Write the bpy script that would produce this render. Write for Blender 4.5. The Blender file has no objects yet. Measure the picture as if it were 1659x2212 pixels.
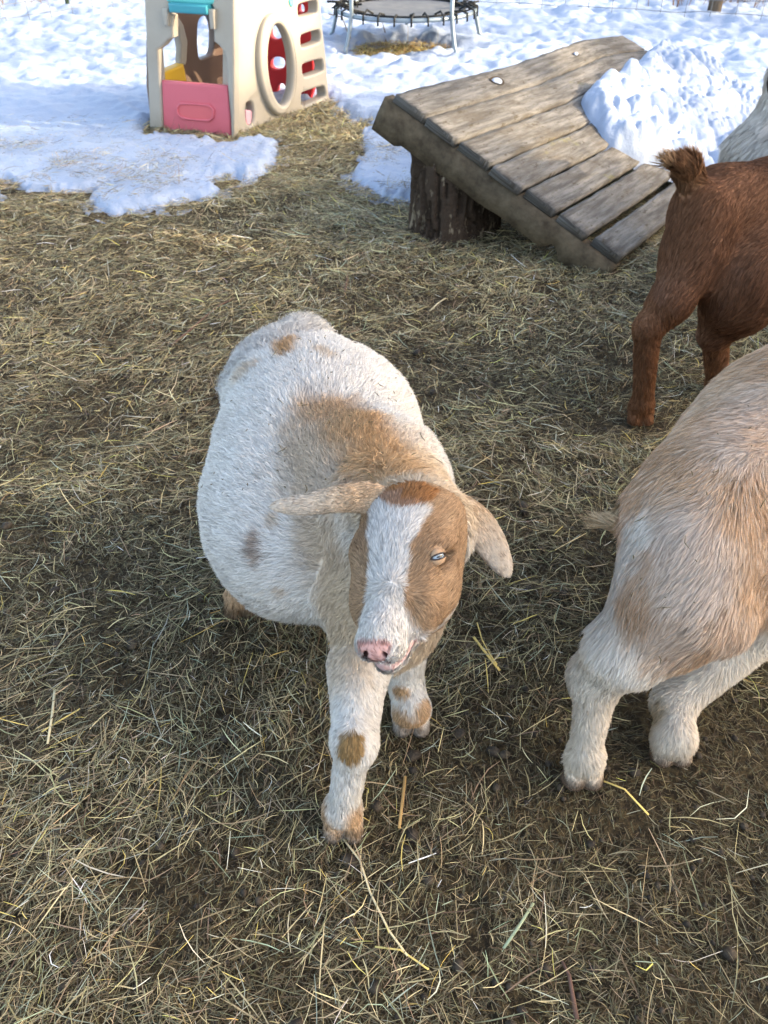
import bpy, math, os, random
import numpy as np
from mathutils import Vector, Matrix, kdtree

C = bpy.context.scene
COL = C.collection
rng = np.random.default_rng(7)
random.seed(7)
R = math.radians

# ------------------------------------------------------------------ camera
CAM_H, PITCH, HALF = 1.4, R(40), R(32.5)
cam_d = bpy.data.cameras.new('camera')
cam = bpy.data.objects.new('camera', cam_d)
COL.objects.link(cam)
cam.location = (0, 0, CAM_H)
cam.rotation_euler = (R(90) - PITCH, 0, 0)
cam_d.sensor_fit = 'VERTICAL'
cam_d.lens = 6.5
cam_d.sensor_height = 2 * 6.5 * math.tan(HALF)
cam_d.sensor_width = cam_d.sensor_height * .75
cam_d.clip_start = .02
cam_d.clip_end = 500
cam_d.dof.use_dof = True
cam_d.dof.focus_distance = 1.3
cam_d.dof.aperture_fstop = 2.2
C.camera = cam

# ------------------------------------------------------------------ light
SUN_EL, SUN_AZ = R(24), R(-6)          # sun stands to the right (+X), a little towards the viewer
wd = bpy.data.worlds.new('World'); C.world = wd; wd.use_nodes = True
nt = wd.node_tree; nt.nodes.clear()
sky = nt.nodes.new('ShaderNodeTexSky'); sky.sky_type = 'NISHITA'; sky.sun_disc = False
sky.sun_elevation = SUN_EL; sky.sun_rotation = R(90) - SUN_AZ
sky.air_density = 1.0; sky.dust_density = 3.0; sky.ozone_density = .5
bg = nt.nodes.new('ShaderNodeBackground'); bg.inputs[1].default_value = .15
wo = nt.nodes.new('ShaderNodeOutputWorld')
nt.links.new(sky.outputs[0], bg.inputs[0]); nt.links.new(bg.outputs[0], wo.inputs[0])
sl = bpy.data.lights.new('sun', 'SUN'); sl.energy = 2.0; sl.angle = R(.6); sl.color = (1, .86, .66)
so = bpy.data.objects.new('sun', sl); COL.objects.link(so)
sdir = Vector((math.cos(SUN_EL) * math.cos(SUN_AZ), math.cos(SUN_EL) * math.sin(SUN_AZ), math.sin(SUN_EL)))
so.rotation_euler = sdir.to_track_quat('Z', 'Y').to_euler()
so.location = sdir * 30
vs = C.view_settings
vs.view_transform = 'Standard'; vs.look = 'None'; vs.gamma = 1; vs.use_curve_mapping = False
vs.exposure = 2.38
vs.use_white_balance = True; vs.white_balance_temperature = 7600; vs.white_balance_tint = 10
C.render.engine = 'CYCLES'
C.cycles.max_bounces = 10; C.cycles.diffuse_bounces = 8; C.cycles.glossy_bounces = 2; C.cycles.transmission_bounces = 8
C.cycles.use_denoising = True

# ------------------------------------------------------------------ picture <-> place
F = 1106 / math.tan(HALF); CP, SP = math.cos(PITCH), math.sin(PITCH)
def ray(u, v):
    up = -(v - 1106) / F
    return (u - 829.5) / F, CP + up * SP, up * CP - SP
def A(u, v, Y):
    x, y, z = ray(u, v); t = Y / y
    return np.array((x * t, Y, CAM_H + z * t))
def G(u, v, h=0.):
    x, y, z = ray(u, v); t = (h - CAM_H) / z
    return np.array((x * t, y * t, h))
def proj(P):
    Z = P[..., 2] - CAM_H; d = P[..., 1] * CP - Z * SP; up = P[..., 1] * SP + Z * CP
    d = np.maximum(d, 1e-3)
    return 829.5 + P[..., 0] / d * F, 1106 - up / d * F
def unit(v):
    v = np.asarray(v, float); return v / np.maximum(np.linalg.norm(v, axis=-1, keepdims=True), 1e-12)
def sstep(a, b, x):
    t = np.clip((x - a) / (b - a), 0, 1); return t * t * (3 - 2 * t)

# ------------------------------------------------------------------ noise
def _h(ix, iy, iz, seed):
    with np.errstate(over='ignore'):
        n = (ix.astype(np.uint32) * np.uint32(374761393) + iy.astype(np.uint32) * np.uint32(668265263)
             + iz.astype(np.uint32) * np.uint32(2147483647 % 4294967291) + np.uint32(seed * 974634777 % 4294967296))
        n = (n ^ (n >> np.uint32(13))) * np.uint32(1274126177)
        n = (n ^ (n >> np.uint32(16))) * np.uint32(2246822519)
        n = n ^ (n >> np.uint32(13))
    return n.astype(np.float64) / 4294967295. * 2 - 1
def vnoise(P, freq, seed=0):
    P = np.asarray(P, float)
    if P.shape[-1] == 2: P = np.concatenate([P, np.zeros(P.shape[:-1] + (1,))], -1)
    q = P * freq; i = np.floor(q).astype(np.int64); f = q - i; f = f * f * (3 - 2 * f)
    r = 0
    for dx in (0, 1):
        wx = f[..., 0] if dx else 1 - f[..., 0]
        for dy in (0, 1):
            wy = f[..., 1] if dy else 1 - f[..., 1]
            for dz in (0, 1):
                wz = f[..., 2] if dz else 1 - f[..., 2]
                r = r + wx * wy * wz * _h(i[..., 0] + dx, i[..., 1] + dy, i[..., 2] + dz, seed)
    return r
def fbm(P, freq, seed=0, octv=4, gain=.5):
    r, a, t = 0, 1., 0
    for k in range(octv):
        r = r + a * vnoise(P, freq * 2 ** k * (1 + .03 * k), seed + k * 17); t += a; a *= gain
    return r / t

# ------------------------------------------------------------------ mesh helpers
def tag(o, label=None, cat=None, group=None, kind=None):
    for k, v in (('label', label), ('category', cat), ('group', group), ('kind', kind)):
        if v: o[k] = v
    return o
def np_mesh(name, V, faces, mats, parent=None, colors=None, normals=None, smooth=True, matidx=None):
    """faces: list of int arrays, each (n,3) or (n,4)"""
    me = bpy.data.meshes.new(name)
    V = np.asarray(V, np.float32)
    me.vertices.add(len(V)); me.vertices.foreach_set('co', V.ravel())
    fl = [np.asarray(f, np.int32) for f in faces if len(f)]
    nl = sum(f.size for f in fl); nf = sum(len(f) for f in fl)
    me.loops.add(nl); me.polygons.add(nf)
    me.loops.foreach_set('vertex_index', np.concatenate([f.ravel() for f in fl]))
    tot = np.concatenate([np.full(len(f), f.shape[1], np.int32) for f in fl])
    st = np.concatenate([[0], np.cumsum(tot)[:-1]]).astype(np.int32)
    me.polygons.foreach_set('loop_start', st)
    try: me.polygons.foreach_set('loop_total', tot)
    except Exception: pass
    if matidx is not None: me.polygons.foreach_set('material_index', np.asarray(matidx, np.int32))
    if smooth: me.polygons.foreach_set('use_smooth', np.ones(nf, bool))
    me.update(calc_edges=True)
    if colors is not None:
        c = np.ones((len(V), 4), np.float32); c[:, :3] = colors
        a = me.attributes.new('coat', 'FLOAT_COLOR', 'POINT'); a.data.foreach_set('color', c.ravel())
    if normals is not None:
        a = me.attributes.new('fn', 'FLOAT_VECTOR', 'POINT'); a.data.foreach_set('vector', np.asarray(normals, np.float32).ravel())
    for m in (mats if isinstance(mats, (list, tuple)) else [mats]): me.materials.append(m)
    o = bpy.data.objects.new(name, me); COL.objects.link(o)
    if parent: o.parent = parent
    return o
def empty(name, loc, label=None, cat=None, group=None):
    o = bpy.data.objects.new(name, None); COL.objects.link(o); o.location = loc
    o.empty_display_size = .1
    bpy.context.view_layer.update()
    return tag(o, label, cat, group)
def grid_faces(n, m, closed=False):
    """n rows of m"""
    i = np.arange(n - 1)[:, None]; j = np.arange(m if closed else m - 1)[None]
    j2 = (j + 1) % m
    a = i * m + j; b = i * m + j2; c = (i + 1) * m + j2; d = (i + 1) * m + j
    return np.stack([a, b, c, d], -1).reshape(-1, 4)
def child_fix(o, parent):
    o.parent = parent
    o.matrix_parent_inverse = Matrix.Translation(-Vector(parent.location))
    return o
class MB:
    def __init__(s): s.V = []; s.F3 = []; s.F4 = []; s.n = 0
    def add(s, V, f4=None, f3=None):
        V = np.asarray(V, float)
        if f4 is not None and len(f4): s.F4.append(np.asarray(f4) + s.n)
        if f3 is not None and len(f3): s.F3.append(np.asarray(f3) + s.n)
        s.V.append(V); s.n += len(V)
    def tube(s, pts, rad, seg=8, cap=True, sq=1.):
        pts = np.asarray(pts, float); n = len(pts); rad = np.broadcast_to(rad, (n,))
        T = unit(np.gradient(pts, axis=0)); ref = np.array((0, 0, 1.)) if abs(T[0, 2]) < .9 else np.array((1., 0, 0))
        V = []
        for k in range(n):
            a = unit(np.cross(ref, T[k])); b = np.cross(T[k], a)
            th = np.arange(seg) / seg * 2 * math.pi
            V.append(pts[k] + rad[k] * (np.cos(th)[:, None] * a + sq * np.sin(th)[:, None] * b))
        V = np.concatenate(V); f4 = grid_faces(n, seg, True); f3 = []
        if cap:
            c0, c1 = len(V), len(V) + 1
            V = np.concatenate([V, pts[:1], pts[-1:]])
            f3 = [(c0, (j + 1) % seg, j) for j in range(seg)] + [(c1, (n - 1) * seg + j, (n - 1) * seg + (j + 1) % seg) for j in range(seg)]
        s.add(V, f4, f3)
    def hexa(s, c):          # 8 corners: 4 bottom, 4 top
        s.add(c, [(0, 3, 2, 1), (4, 5, 6, 7), (0, 1, 5, 4), (1, 2, 6, 5), (2, 3, 7, 6), (3, 0, 4, 7)])
    def box(s, lo, hi, M=None):
        x0, y0, z0 = lo; x1, y1, z1 = hi
        c = np.array([(x0, y0, z0), (x1, y0, z0), (x1, y1, z0), (x0, y1, z0), (x0, y0, z1), (x1, y0, z1), (x1, y1, z1), (x0, y1, z1)], float)
        if M is not None: c = c @ np.asarray(M[0]).T + np.asarray(M[1])
        s.hexa(c)
    def build(s, name, mat, parent=None, smooth=True, bevel=0, colors=None):
        o = np_mesh(name, np.concatenate(s.V), [np.concatenate(s.F3) if s.F3 else [], np.concatenate(s.F4) if s.F4 else []], mat, None, smooth=smooth, colors=colors)
        if parent is not None: child_fix(o, parent)
        if bevel:
            b = o.modifiers.new('bevel', 'BEVEL'); b.width = bevel; b.segments = 3; b.limit_method = 'ANGLE'; b.angle_limit = R(40)
            o.data.polygons.foreach_set('use_smooth', np.ones(len(o.data.polygons), bool))
            w = o.modifiers.new('wn', 'WEIGHTED_NORMAL')
        return o

# ------------------------------------------------------------------ materials
def mat(name, color=(.5, .5, .5), rough=.6, spec=.3, attr=None, fn=False, bump=None, vary=None, trans=0):
    m = bpy.data.materials.new(name); m.use_nodes = True; n = m.node_tree.nodes; L = m.node_tree.links
    p = n['Principled BSDF']; p.inputs['Roughness'].default_value = rough; p.inputs['Specular IOR Level'].default_value = spec
    p.inputs['Base Color'].default_value = (*color, 1)
    src = None
    if attr:
        a = n.new('ShaderNodeAttribute'); a.attribute_name = attr; src = a.outputs['Color']; L.new(src, p.inputs['Base Color'])
    tc = n.new('ShaderNodeTexCoord')
    if vary:                       # (scale, colour2, low, high[, stretch])
        nz = n.new('ShaderNodeTexNoise'); nz.inputs['Scale'].default_value = vary[0]; nz.inputs['Detail'].default_value = 8
        nz.inputs['Roughness'].default_value = .65
        mp = n.new('ShaderNodeMapping'); mp.inputs['Scale'].default_value = vary[4] if len(vary) > 4 else (1, 1, 1)
        L.new(tc.outputs['Object'], mp.inputs[0]); L.new(mp.outputs[0], nz.inputs[0])
        mr = n.new('ShaderNodeMapRange'); mr.inputs[1].default_value = vary[2]; mr.inputs[2].default_value = vary[3]
        L.new(nz.outputs['Fac'], mr.inputs[0])
        mx = n.new('ShaderNodeMix'); mx.data_type = 'RGBA'
        L.new(mr.outputs[0], mx.inputs[0]); mx.inputs[7].default_value = (*vary[1], 1)
        if src: L.new(src, mx.inputs[6])
        else: mx.inputs[6].default_value = (*color, 1)
        L.new(mx.outputs[2], p.inputs['Base Color'])
    if bump:                       # (scale, strength, distance)
        nb = n.new('ShaderNodeTexNoise'); nb.inputs['Scale'].default_value = bump[0]; nb.inputs['Detail'].default_value = 10
        L.new(tc.outputs['Object'], nb.inputs[0])
        b = n.new('ShaderNodeBump'); b.inputs['Strength'].default_value = bump[1]; b.inputs['Distance'].default_value = bump[2]
        L.new(nb.outputs['Fac'], b.inputs['Height']); L.new(b.outputs[0], p.inputs['Normal'])
    if fn:
        a = n.new('ShaderNodeAttribute'); a.attribute_name = 'fn'; L.new(a.outputs['Vector'], p.inputs['Normal'])
    return m
M_fur = mat('fur', attr='coat', fn=True, rough=.75, spec=.12)
def _soften(m, w):
    n = m.node_tree.nodes; L = m.node_tree.links; p = n['Principled BSDF']; o = [x for x in n if x.type == 'OUTPUT_MATERIAL'][0]
    t = n.new('ShaderNodeBsdfTranslucent'); mx = n.new('ShaderNodeMixShader'); mx.inputs[0].default_value = w
    a = [x for x in n if x.type == 'ATTRIBUTE' and x.attribute_name == 'coat'][0]; L.new(a.outputs['Color'], t.inputs['Color'])
    L.new(p.outputs[0], mx.inputs[1]); L.new(t.outputs[0], mx.inputs[2]); L.new(mx.outputs[0], o.inputs[0])
_soften(M_fur, .40)
M_skin = mat('hide', attr='coat', rough=.85, spec=.1)
M_hay = mat('hay', attr='coat', fn=True, rough=.65, spec=.25)
M_dirt = mat('dirt', (.030, .022, .013), .9, .2, vary=(55, (.075, .055, .028), .45, .6), bump=(160, 1., .012))
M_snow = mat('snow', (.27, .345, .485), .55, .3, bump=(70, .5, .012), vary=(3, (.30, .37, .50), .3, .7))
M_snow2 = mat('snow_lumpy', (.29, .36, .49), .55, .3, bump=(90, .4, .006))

# ------------------------------------------------------------------ signed distance modelling
class SDF:
    def __init__(s): s.p = []
    def cone(s, a, b, ra, rb, k=.02, tg=0, flat=None):
        s.p.append(('c', np.asarray(a, float), np.asarray(b, float), ra, rb, k, tg)); return s
    def ell(s, c, r, ax=None, k=.02, tg=0, sub=False):
        ax = np.eye(3) if ax is None else np.asarray(ax, float)     # rows = axes
        s.p.append(('e', np.asarray(c, float), np.asarray(r, float), ax, sub, k, tg)); return s
    def bbox(s):
        lo = np.full(3, 1e9); hi = -lo
        for q in s.p:
            if q[0] == 'c':
                for pt, r in ((q[1], q[3]), (q[2], q[4])): lo = np.minimum(lo, pt - r); hi = np.maximum(hi, pt + r)
            elif not q[4]:
                m = np.abs(q[3].T) @ q[2]; lo = np.minimum(lo, q[1] - m); hi = np.maximum(hi, q[1] + m)
        return lo - .02, hi + .02
    def ev(s, P, tags=False):
        d = np.full(len(P), 10.); tg = np.zeros(len(P), np.int32); dm = np.full(len(P), 10.)
        for q in s.p:
            k = q[5]
            if q[0] == 'c':
                a, b, ra, rb = q[1:5]
                m = max(ra, rb) + k + .03; lo = np.minimum(a, b) - m; hi = np.maximum(a, b) + m
            else:
                m = np.abs(q[3].T) @ q[2] + k + .03; lo = q[1] - m; hi = q[1] + m
            ix = np.nonzero(((P > lo) & (P < hi)).all(1))[0]
            if not len(ix): continue
            p = P[ix]
            if q[0] == 'c':
                ba = b - a; t = np.clip(((p - a) @ ba) / max(ba @ ba, 1e-12), 0, 1)
                e = np.linalg.norm(p - a - t[:, None] * ba, axis=1) - (ra + (rb - ra) * t)
            else:
                l = (p - q[1]) @ q[3].T; k0 = np.linalg.norm(l / q[2], axis=1); k1 = np.linalg.norm(l / q[2] ** 2, axis=1)
                e = k0 * (k0 - 1) / np.maximum(k1, 1e-9)
            dd = d[ix]
            if q[0] == 'e' and q[4]:
                h = np.clip(.5 - .5 * (dd + e) / k, 0, 1); d[ix] = dd + (-e - dd) * h + k * h * (1 - h)
            else:
                h = np.clip(.5 + .5 * (dd - e) / k, 0, 1); d[ix] = dd + (e - dd) * h - k * h * (1 - h)
                if tags:
                    u = e < dm[ix]; dm[ix[u]] = e[u]; tg[ix[u]] = q[6]
        return (d, tg) if tags else d
    def grad(s, P, e=.0012):
        g = np.empty_like(P)
        for a in range(3):
            o = np.zeros(3); o[a] = e; g[:, a] = s.ev(P + o) - s.ev(P - o)
        return g / (2 * e)
    def net(s, h, lo=None, hi=None):
        if lo is None: lo, hi = s.bbox()
        n = np.ceil((hi - lo) / h).astype(int) + 1
        ax = [lo[i] + np.arange(n[i]) * h for i in range(3)]
        Fg = np.empty(n, np.float32)
        for i in range(n[0]):
            g = np.stack(np.meshgrid(ax[0][i:i + 1], ax[1], ax[2], indexing='ij'), -1).reshape(-1, 3)
            Fg[i] = s.ev(g).reshape(n[1], n[2])
        ins = Fg < 0
        cs = [ins[dx:n[0] - 1 + dx, dy:n[1] - 1 + dy, dz:n[2] - 1 + dz] for dx in (0, 1) for dy in (0, 1) for dz in (0, 1)]
        cnt = sum(c.astype(np.int8) for c in cs); act = (cnt > 0) & (cnt < 8)
        idx = np.full(act.shape, -1, np.int64); ijk = np.argwhere(act); idx[act] = np.arange(len(ijk))
        V = lo + (ijk + .5) * h
        quads = []
        for a in range(3):
            b, c = (a + 1) % 3, (a + 2) % 3
            sl0 = [slice(None)] * 3; sl1 = [slice(None)] * 3
            sl0[a] = slice(0, n[a] - 1); sl1[a] = slice(1, n[a])
            x = ins[tuple(sl0)] != ins[tuple(sl1)]
            e = np.argwhere(x)
            e = e[(e[:, b] > 0) & (e[:, c] > 0) & (e[:, b] < n[b] - 1) & (e[:, c] < n[c] - 1)]
            def cell(db, dc):
                q = e.copy(); q[:, b] += db; q[:, c] += dc; return idx[q[:, 0], q[:, 1], q[:, 2]]
            Q = np.stack([cell(-1, -1), cell(0, -1), cell(0, 0), cell(-1, 0)], 1)
            fl = ~ins[e[:, 0], e[:, 1], e[:, 2]]
            Q[fl] = Q[fl][:, ::-1]; quads.append(Q)
        Q = np.concatenate(quads); Q = Q[(Q >= 0).all(1)]
        for _ in range(4):
            d = s.ev(V); g = s.grad(V); gg = np.maximum((g * g).sum(1), .2)
            st = np.clip(d / gg, -h, h)[:, None] * g; V = V - st * .9
        return V, Q

# ------------------------------------------------------------------ fur
def grow(V, Q, N, tgs, n, par, coat, flow, dens=None, name='coat', parent=None, seed=1):
    """par: per tag dict(len, wid, lift, clump, curl, jit)"""
    rg = np.random.default_rng(seed)
    T = np.concatenate([Q[:, [0, 1, 2]], Q[:, [0, 2, 3]]])
    a, b, c = V[T[:, 0]], V[T[:, 1]], V[T[:, 2]]
    cr = np.cross(b - a, c - a); ar = np.linalg.norm(cr, axis=1) / 2
    cen = (a + b + c) / 3; tt = tgs[T[:, 0]]
    toC = unit(np.array((0, 0, CAM_H)) - cen); fc = (unit(N[T[:, 0]]) * toC).sum(1)
    w = ar * (.22 + .78 * sstep(-.45, -.1, fc)) * np.array([par.get(int(t), par[0])['den'] for t in range(16)])[tt]
    if dens is not None: w = w * dens(cen)
    cdf = np.cumsum(w); ti = np.searchsorted(cdf, rg.random(n) * cdf[-1]); ti = np.minimum(ti, len(T) - 1)
    r1, r2 = np.sqrt(rg.random(n)), rg.random(n)
    ba = np.stack([1 - r1, r1 * (1 - r2), r1 * r2], 1)
    tri = T[ti]
    P = (V[tri] * ba[..., None]).sum(1); Nn = unit((N[tri] * ba[..., None]).sum(1)); tg = tgs[tri[:, 0]]
    g = lambda k: np.array([par.get(t, par[0])[k] for t in range(16)])[tg]
    Ln = g('len') * (.7 + .6 * rg.random(n)) * (1 + .35 * vnoise(P, 25, 5))
    W = g('wid') * (.7 + .6 * rg.random(n))
    fl = flow(P, Nn, tg)
    fl = fl + .55 * g('jit')[:, None] * np.stack([vnoise(P, 22, 31 + i) for i in range(3)], 1) + .3 * g('jit')[:, None] * rg.normal(size=(n, 3))
    fl = fl - (fl * Nn).sum(1, keepdims=True) * Nn; fl = unit(fl)
    li = g('lift')[:, None] * (.6 + .8 * rg.random((n, 1)))
    d0 = unit(fl + li * Nn)
    d1 = unit(fl + li * .25 * Nn + np.array((0, 0, -.25)) * g('grav')[:, None])
    lv = np.array((0, .38, .72, 1.0)); K = len(lv)
    side0 = unit(np.cross(d0, Nn)); up0 = np.cross(side0, d0)
    cu = g('curl')[:, None]; ph = rg.random((n, 1)) * 6.28; om = 5 + 4 * rg.random((n, 1))
    pts = []
    for s in lv:
        p = P + Ln[:, None] * (s * d0 * (1 - .5 * s) + .5 * s * s * d1)
        p = p + (cu * Ln[:, None] * s) * (np.sin(ph + om * s) * side0 + .8 * np.cos(ph + om * s) * up0)
        pts.append(p)
    pts = np.stack(pts, 1)
    # clumps
    cs = g('clump')
    if cs.max() > 0:
        m = max(50, int(n / par[0].get('per', 30))); ci = rg.choice(n, m, replace=False)
        kd = kdtree.KDTree(m)
        for i, q in enumerate(P[ci]): kd.insert(q, i)
        kd.balance()
        near = np.fromiter((kd.find(q)[1] for q in P), int, n)
        cc = pts[ci[near]]
        far = np.linalg.norm(P - P[ci[near]], axis=1) > .03
        wgt = (cs * ~far)[:, None, None] * (lv ** 1.4)[None, :, None]
        pts = pts + (cc - pts) * wgt * .8
        # clump-shared brightness
        cb = rg.normal(size=m)[near]
    else: cb = np.zeros(n)
    # no strand dips below the ground
    pts[..., 2] = np.maximum(pts[..., 2], .004)
    tw = unit(side0 + .55 * rg.normal(size=(n, 1)) * Nn)
    wl = np.array((.8, 1., .75))
    VV = np.empty((n, 2 * (K - 1) + 1, 3))
    for k in range(K - 1):
        VV[:, 2 * k] = pts[:, k] - tw * (W * wl[k] * .5)[:, None]; VV[:, 2 * k + 1] = pts[:, k] + tw * (W * wl[k] * .5)[:, None]
    VV[:, -1] = pts[:, -1]
    nv = 2 * (K - 1) + 1; base = np.arange(n)[:, None] * nv
    q = np.concatenate([base + np.array([2 * k, 2 * k + 1, 2 * k + 3, 2 * k + 2]) for k in range(K - 2)])
    t3 = base + np.array([2 * K - 4, 2 * K - 3, 2 * K - 2])
    col = coat(P, Nn, tg, rg)
    col = np.clip(col * (1 + (.06 + .16 * (col[:, :1] < .7)) * rg.normal(size=(n, 1)) + .04 * cb[:, None]), 0, .96)
    colv = np.repeat(col, nv, 0)
    fnv = unit(Nn * .8 + .3 * rg.normal(size=(n, 3)) + .25 * fl)
    return np_mesh(name, VV.reshape(-1, 3), [t3, q], M_fur, None, colors=colv, normals=np.repeat(fnv, nv, 0), smooth=False)

FURN = 1.0

def hit(s, u, v, t0=.4, t1=4.5):
    """surface point of an animal seen towards (u, v)"""
    d = unit(np.array(ray(u, v))); o = np.array((0, 0, CAM_H)); t = t0
    ts = np.arange(t0, t1, .01); P = o + ts[:, None] * d; e = s.ev(P); i = np.nonzero(e < 0)[0]
    if not len(i):
        j = int(np.argmin(e)); return P[j]
    lo_, hi_ = ts[max(i[0] - 1, 0)], ts[i[0]]
    for _ in range(12):
        m = (lo_ + hi_) / 2
        if s.ev((o + m * d)[None])[0] < 0: hi_ = m
        else: lo_ = m
    return o + hi_ * d
def blob(P, a, b, r, soft=.35, seed=3, nz=.35):
    a, b = np.asarray(a), np.asarray(b); ba = b - a
    t = np.clip(((P - a) @ ba) / max(ba @ ba, 1e-9), 0, 1)
    d = np.linalg.norm(P - a - t[:, None] * ba, axis=1) + r * nz * 1.5 * fbm(P, 38, seed, 3) + .004 * vnoise(P, 160, seed + 5)
    return sstep(r * (1 + soft), r * (1 - soft), d)
def lay(col, w, c): return col + (np.asarray(c) - col) * w[:, None]
WHITE = np.array((.93, .905, .88)); CREAM = np.array((.72, .58, .44)); TAN = np.array((.62, .38, .19))
RUST = np.array((.40, .17, .055)); BEIGE = np.array((.74, .605, .475)); PINK = np.array((.60, .32, .29))

def finish_animal(name, S, h, label, par, coat, flow, n, group, dens=None, boxes=None, seed=1):
    V, Q = S.net(h); 
    sets = [(V, Q)]
    if boxes:
        for (lo, hi, hh) in boxes:
            lo, hi = np.asarray(lo), np.asarray(hi)
            ins = ((V > lo + 2 * h) & (V < hi - 2 * h)).all(1)
            Q = Q[~ins[Q].all(1)]
            sets[0] = (V, Q); v2, q2 = S.net(hh, lo, hi); sets.append((v2, q2))
    off = 0; VV = []; QQ = []
    for v_, q_ in sets: VV.append(v_); QQ.append(q_ + off); off += len(v_)
    V = np.concatenate(VV); Q = np.concatenate(QQ)
    V[:, 2] = np.maximum(V[:, 2], .0)
    N = unit(S.grad(V)); _, tg = S.ev(V, True)
    rg = np.random.default_rng(5)
    o = np_mesh(name, V, [Q], M_skin, colors=coat(V, N, tg, rg) * .93)
    tag(o, label, 'goat', group)
    if FURN:
        f = grow(V, Q, N, tg, int(n * FURN), par, coat, flow, dens, 'fur', None, seed); f.parent = o
    return o

# ================================================================== main goat
def main_goat():
    S = SDF()
    # head frame
    HS = 1.025; pp = np.array((.047, 1.012, .574)); f = unit(np.array((-.268, -.952, -.13)))
    B = np.array((0, -CP, SP)); n0 = unit(B - (B @ f) * f); r0 = np.cross(f, n0); r0 = r0 if r0[0] > 0 else -r0
    ps = R(32); n_ = math.cos(ps) * n0 - math.sin(ps) * r0; r_ = math.cos(ps) * r0 + math.sin(ps) * n0
    # small roll of the head about the muzzle-normal plane is left out
    def H(b, a, n): return pp + (r_ * b + f * a + n_ * n) * HS
    ax = np.stack([r_, f, n_])
    k = .022
    WX = 1.17; RS = 1.05
    c = lambda a, b, ra, rb, kk=k, tg=1: S.cone(H(*a), H(*b), ra * 1.1 * RS, rb * 1.14 * RS, kk, tg)
    e = lambda a, r, kk=k, tg=1, axx=None, sub=False: S.ell(H(a[0] * WX, a[1], a[2]), (r[0] * WX * RS, r[1] * RS, r[2] * RS * (1 if sub else 1.06)), ax if axx is None else axx, kk, tg, sub)
    # ---- body (tag 0)
    Ub = unit(np.array((.20, -.98, 0))); Rb = np.array((-Ub[1], Ub[0], 0)); bax = np.stack([Rb, Ub, np.array((0, 0, 1.))])
    S.ell(A(680, 1075, 1.30), (.224, .26, .185), bax, .08, 0)             # barrel
    S.ell(A(697, 925, 1.44), (.205, .24, .165), bax, .08, 0)               # loin
    S.ell(A(630, 835, 1.57), (.132, .115, .12), bax, .07, 9)             # rump
    S.ell(A(655, 745, 1.65), (.040, .05, .050), None, .04, 9)              # tail head
    S.ell(A(640, 1140, 1.22), (.15, .18, .15), bax, .08, 0)
    S.ell(A(800, 1075, 1.20), (.15, .15, .165), bax, .07, 10)              # shoulders
    S.ell(A(826, 1285, 1.04), (.103, .105, .125), None, .06, 4)             # chest
    S.cone(A(812, 1075, 1.17), H(-.005, .01, -.055), .125, .082, .05, 4)        # neck
    S.cone(H(-.02, .07, -.13), A(838, 1330, 1.02), .06, .085, .05, 4)           # throat
    # ---- front leg, planted forward
    hf = G(742, 1800)
    kn = A(766, 1600, .80); el = A(775, 1440, .93)
    S.cone(el, kn, .056, .031, .03, 2); S.cone(kn, hf + np.array((.003, .014, .085)), .029, .025, .02, 2)
    S.ell(kn + np.array((0, -.004, -.004)), (.031, .031, .040), None, .025, 2)
    S.ell(hf + np.array((0, .014, .062)), (.034, .034, .030), None, .015, 2)
    for sx in (-1, 1): S.cone(hf + np.array((sx * .015, .012, .045)), hf + np.array((sx * .018, -.008, .014)), .021, .018, .008, 6)
    # ---- other front leg, further back
    h2 = G(888, 1575); k2 = A(878, 1480, 1.02); e2 = A(872, 1370, 1.06)
    S.cone(e2, k2, .052, .03, .03, 2); S.cone(k2, h2 + np.array((0, .01, .07)), .030, .026, .02, 2)
    S.ell(h2 + np.array((0, .01, .055)), (.036, .034, .034), None, .02, 2)
    for sx in (-1, 1): S.cone(h2 + np.array((sx * .015, .01, .04)), h2 + np.array((sx * .019, -.008, .014)), .021, .018, .008, 6)
    # ---- hind legs
    h3 = G(528, 1318); k3 = h3 + np.array((.02, .1, .17)); t3 = A(600, 1100, 1.5)
    S.cone(h3 + np.array((0, .01, .05)), k3, .033, .035, .03, 7); S.cone(k3, t3, .05, .09, .05, 0)
    for sx in (-1, 1): S.cone(h3 + np.array((sx * .014, .01, .04)), h3 + np.array((sx * .019, -.012, .014)), .026, .019, .008, 7)
    h4 = np.array((.0, 1.62, 0)); k4 = h4 + np.array((-.01, .06, .2)); t4 = A(760, 1000, 1.5)
    S.cone(h4 + np.array((0, 0, .03)), k4, .028, .03, .03, 2); S.cone(k4, t4, .04, .09, .05, 0)
    # ---- head (tag 1)
    e((0, .045, -.030), (.066, .066, .058)); e((0, .018, -.022), (.060, .046, .046), .03)
    e((0, .085, -.030), (.060, .06, .052))
    c((0, .09, -.036), (0, .213, -.042), .047, .0225)
    e((0, .229, -.044), (.0255, .036, .032))
    c((0, .07, -.085), (0, .222, -.080), .046, .019)
    for s_ in (-1, 1):
        e((s_ * .042, .112, -.060), (.026, .085, .046), .03)
        c((s_ * .028, .12, -.078), (s_ * .006, .218, -.074), .035, .0155, .03)
        e((s_ * .046, .085, -.012), (.020, .034, .016), .022)
        e((s_ * .014, .244, -.046), (.0145, .019, .020), .012)
    e((.060, .112, -.020), (.014, .017, .010), .014, 1, None, True)
    e((0, .234, -.086), (.0190, .026, .017), .010)                                # lower lip
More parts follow.
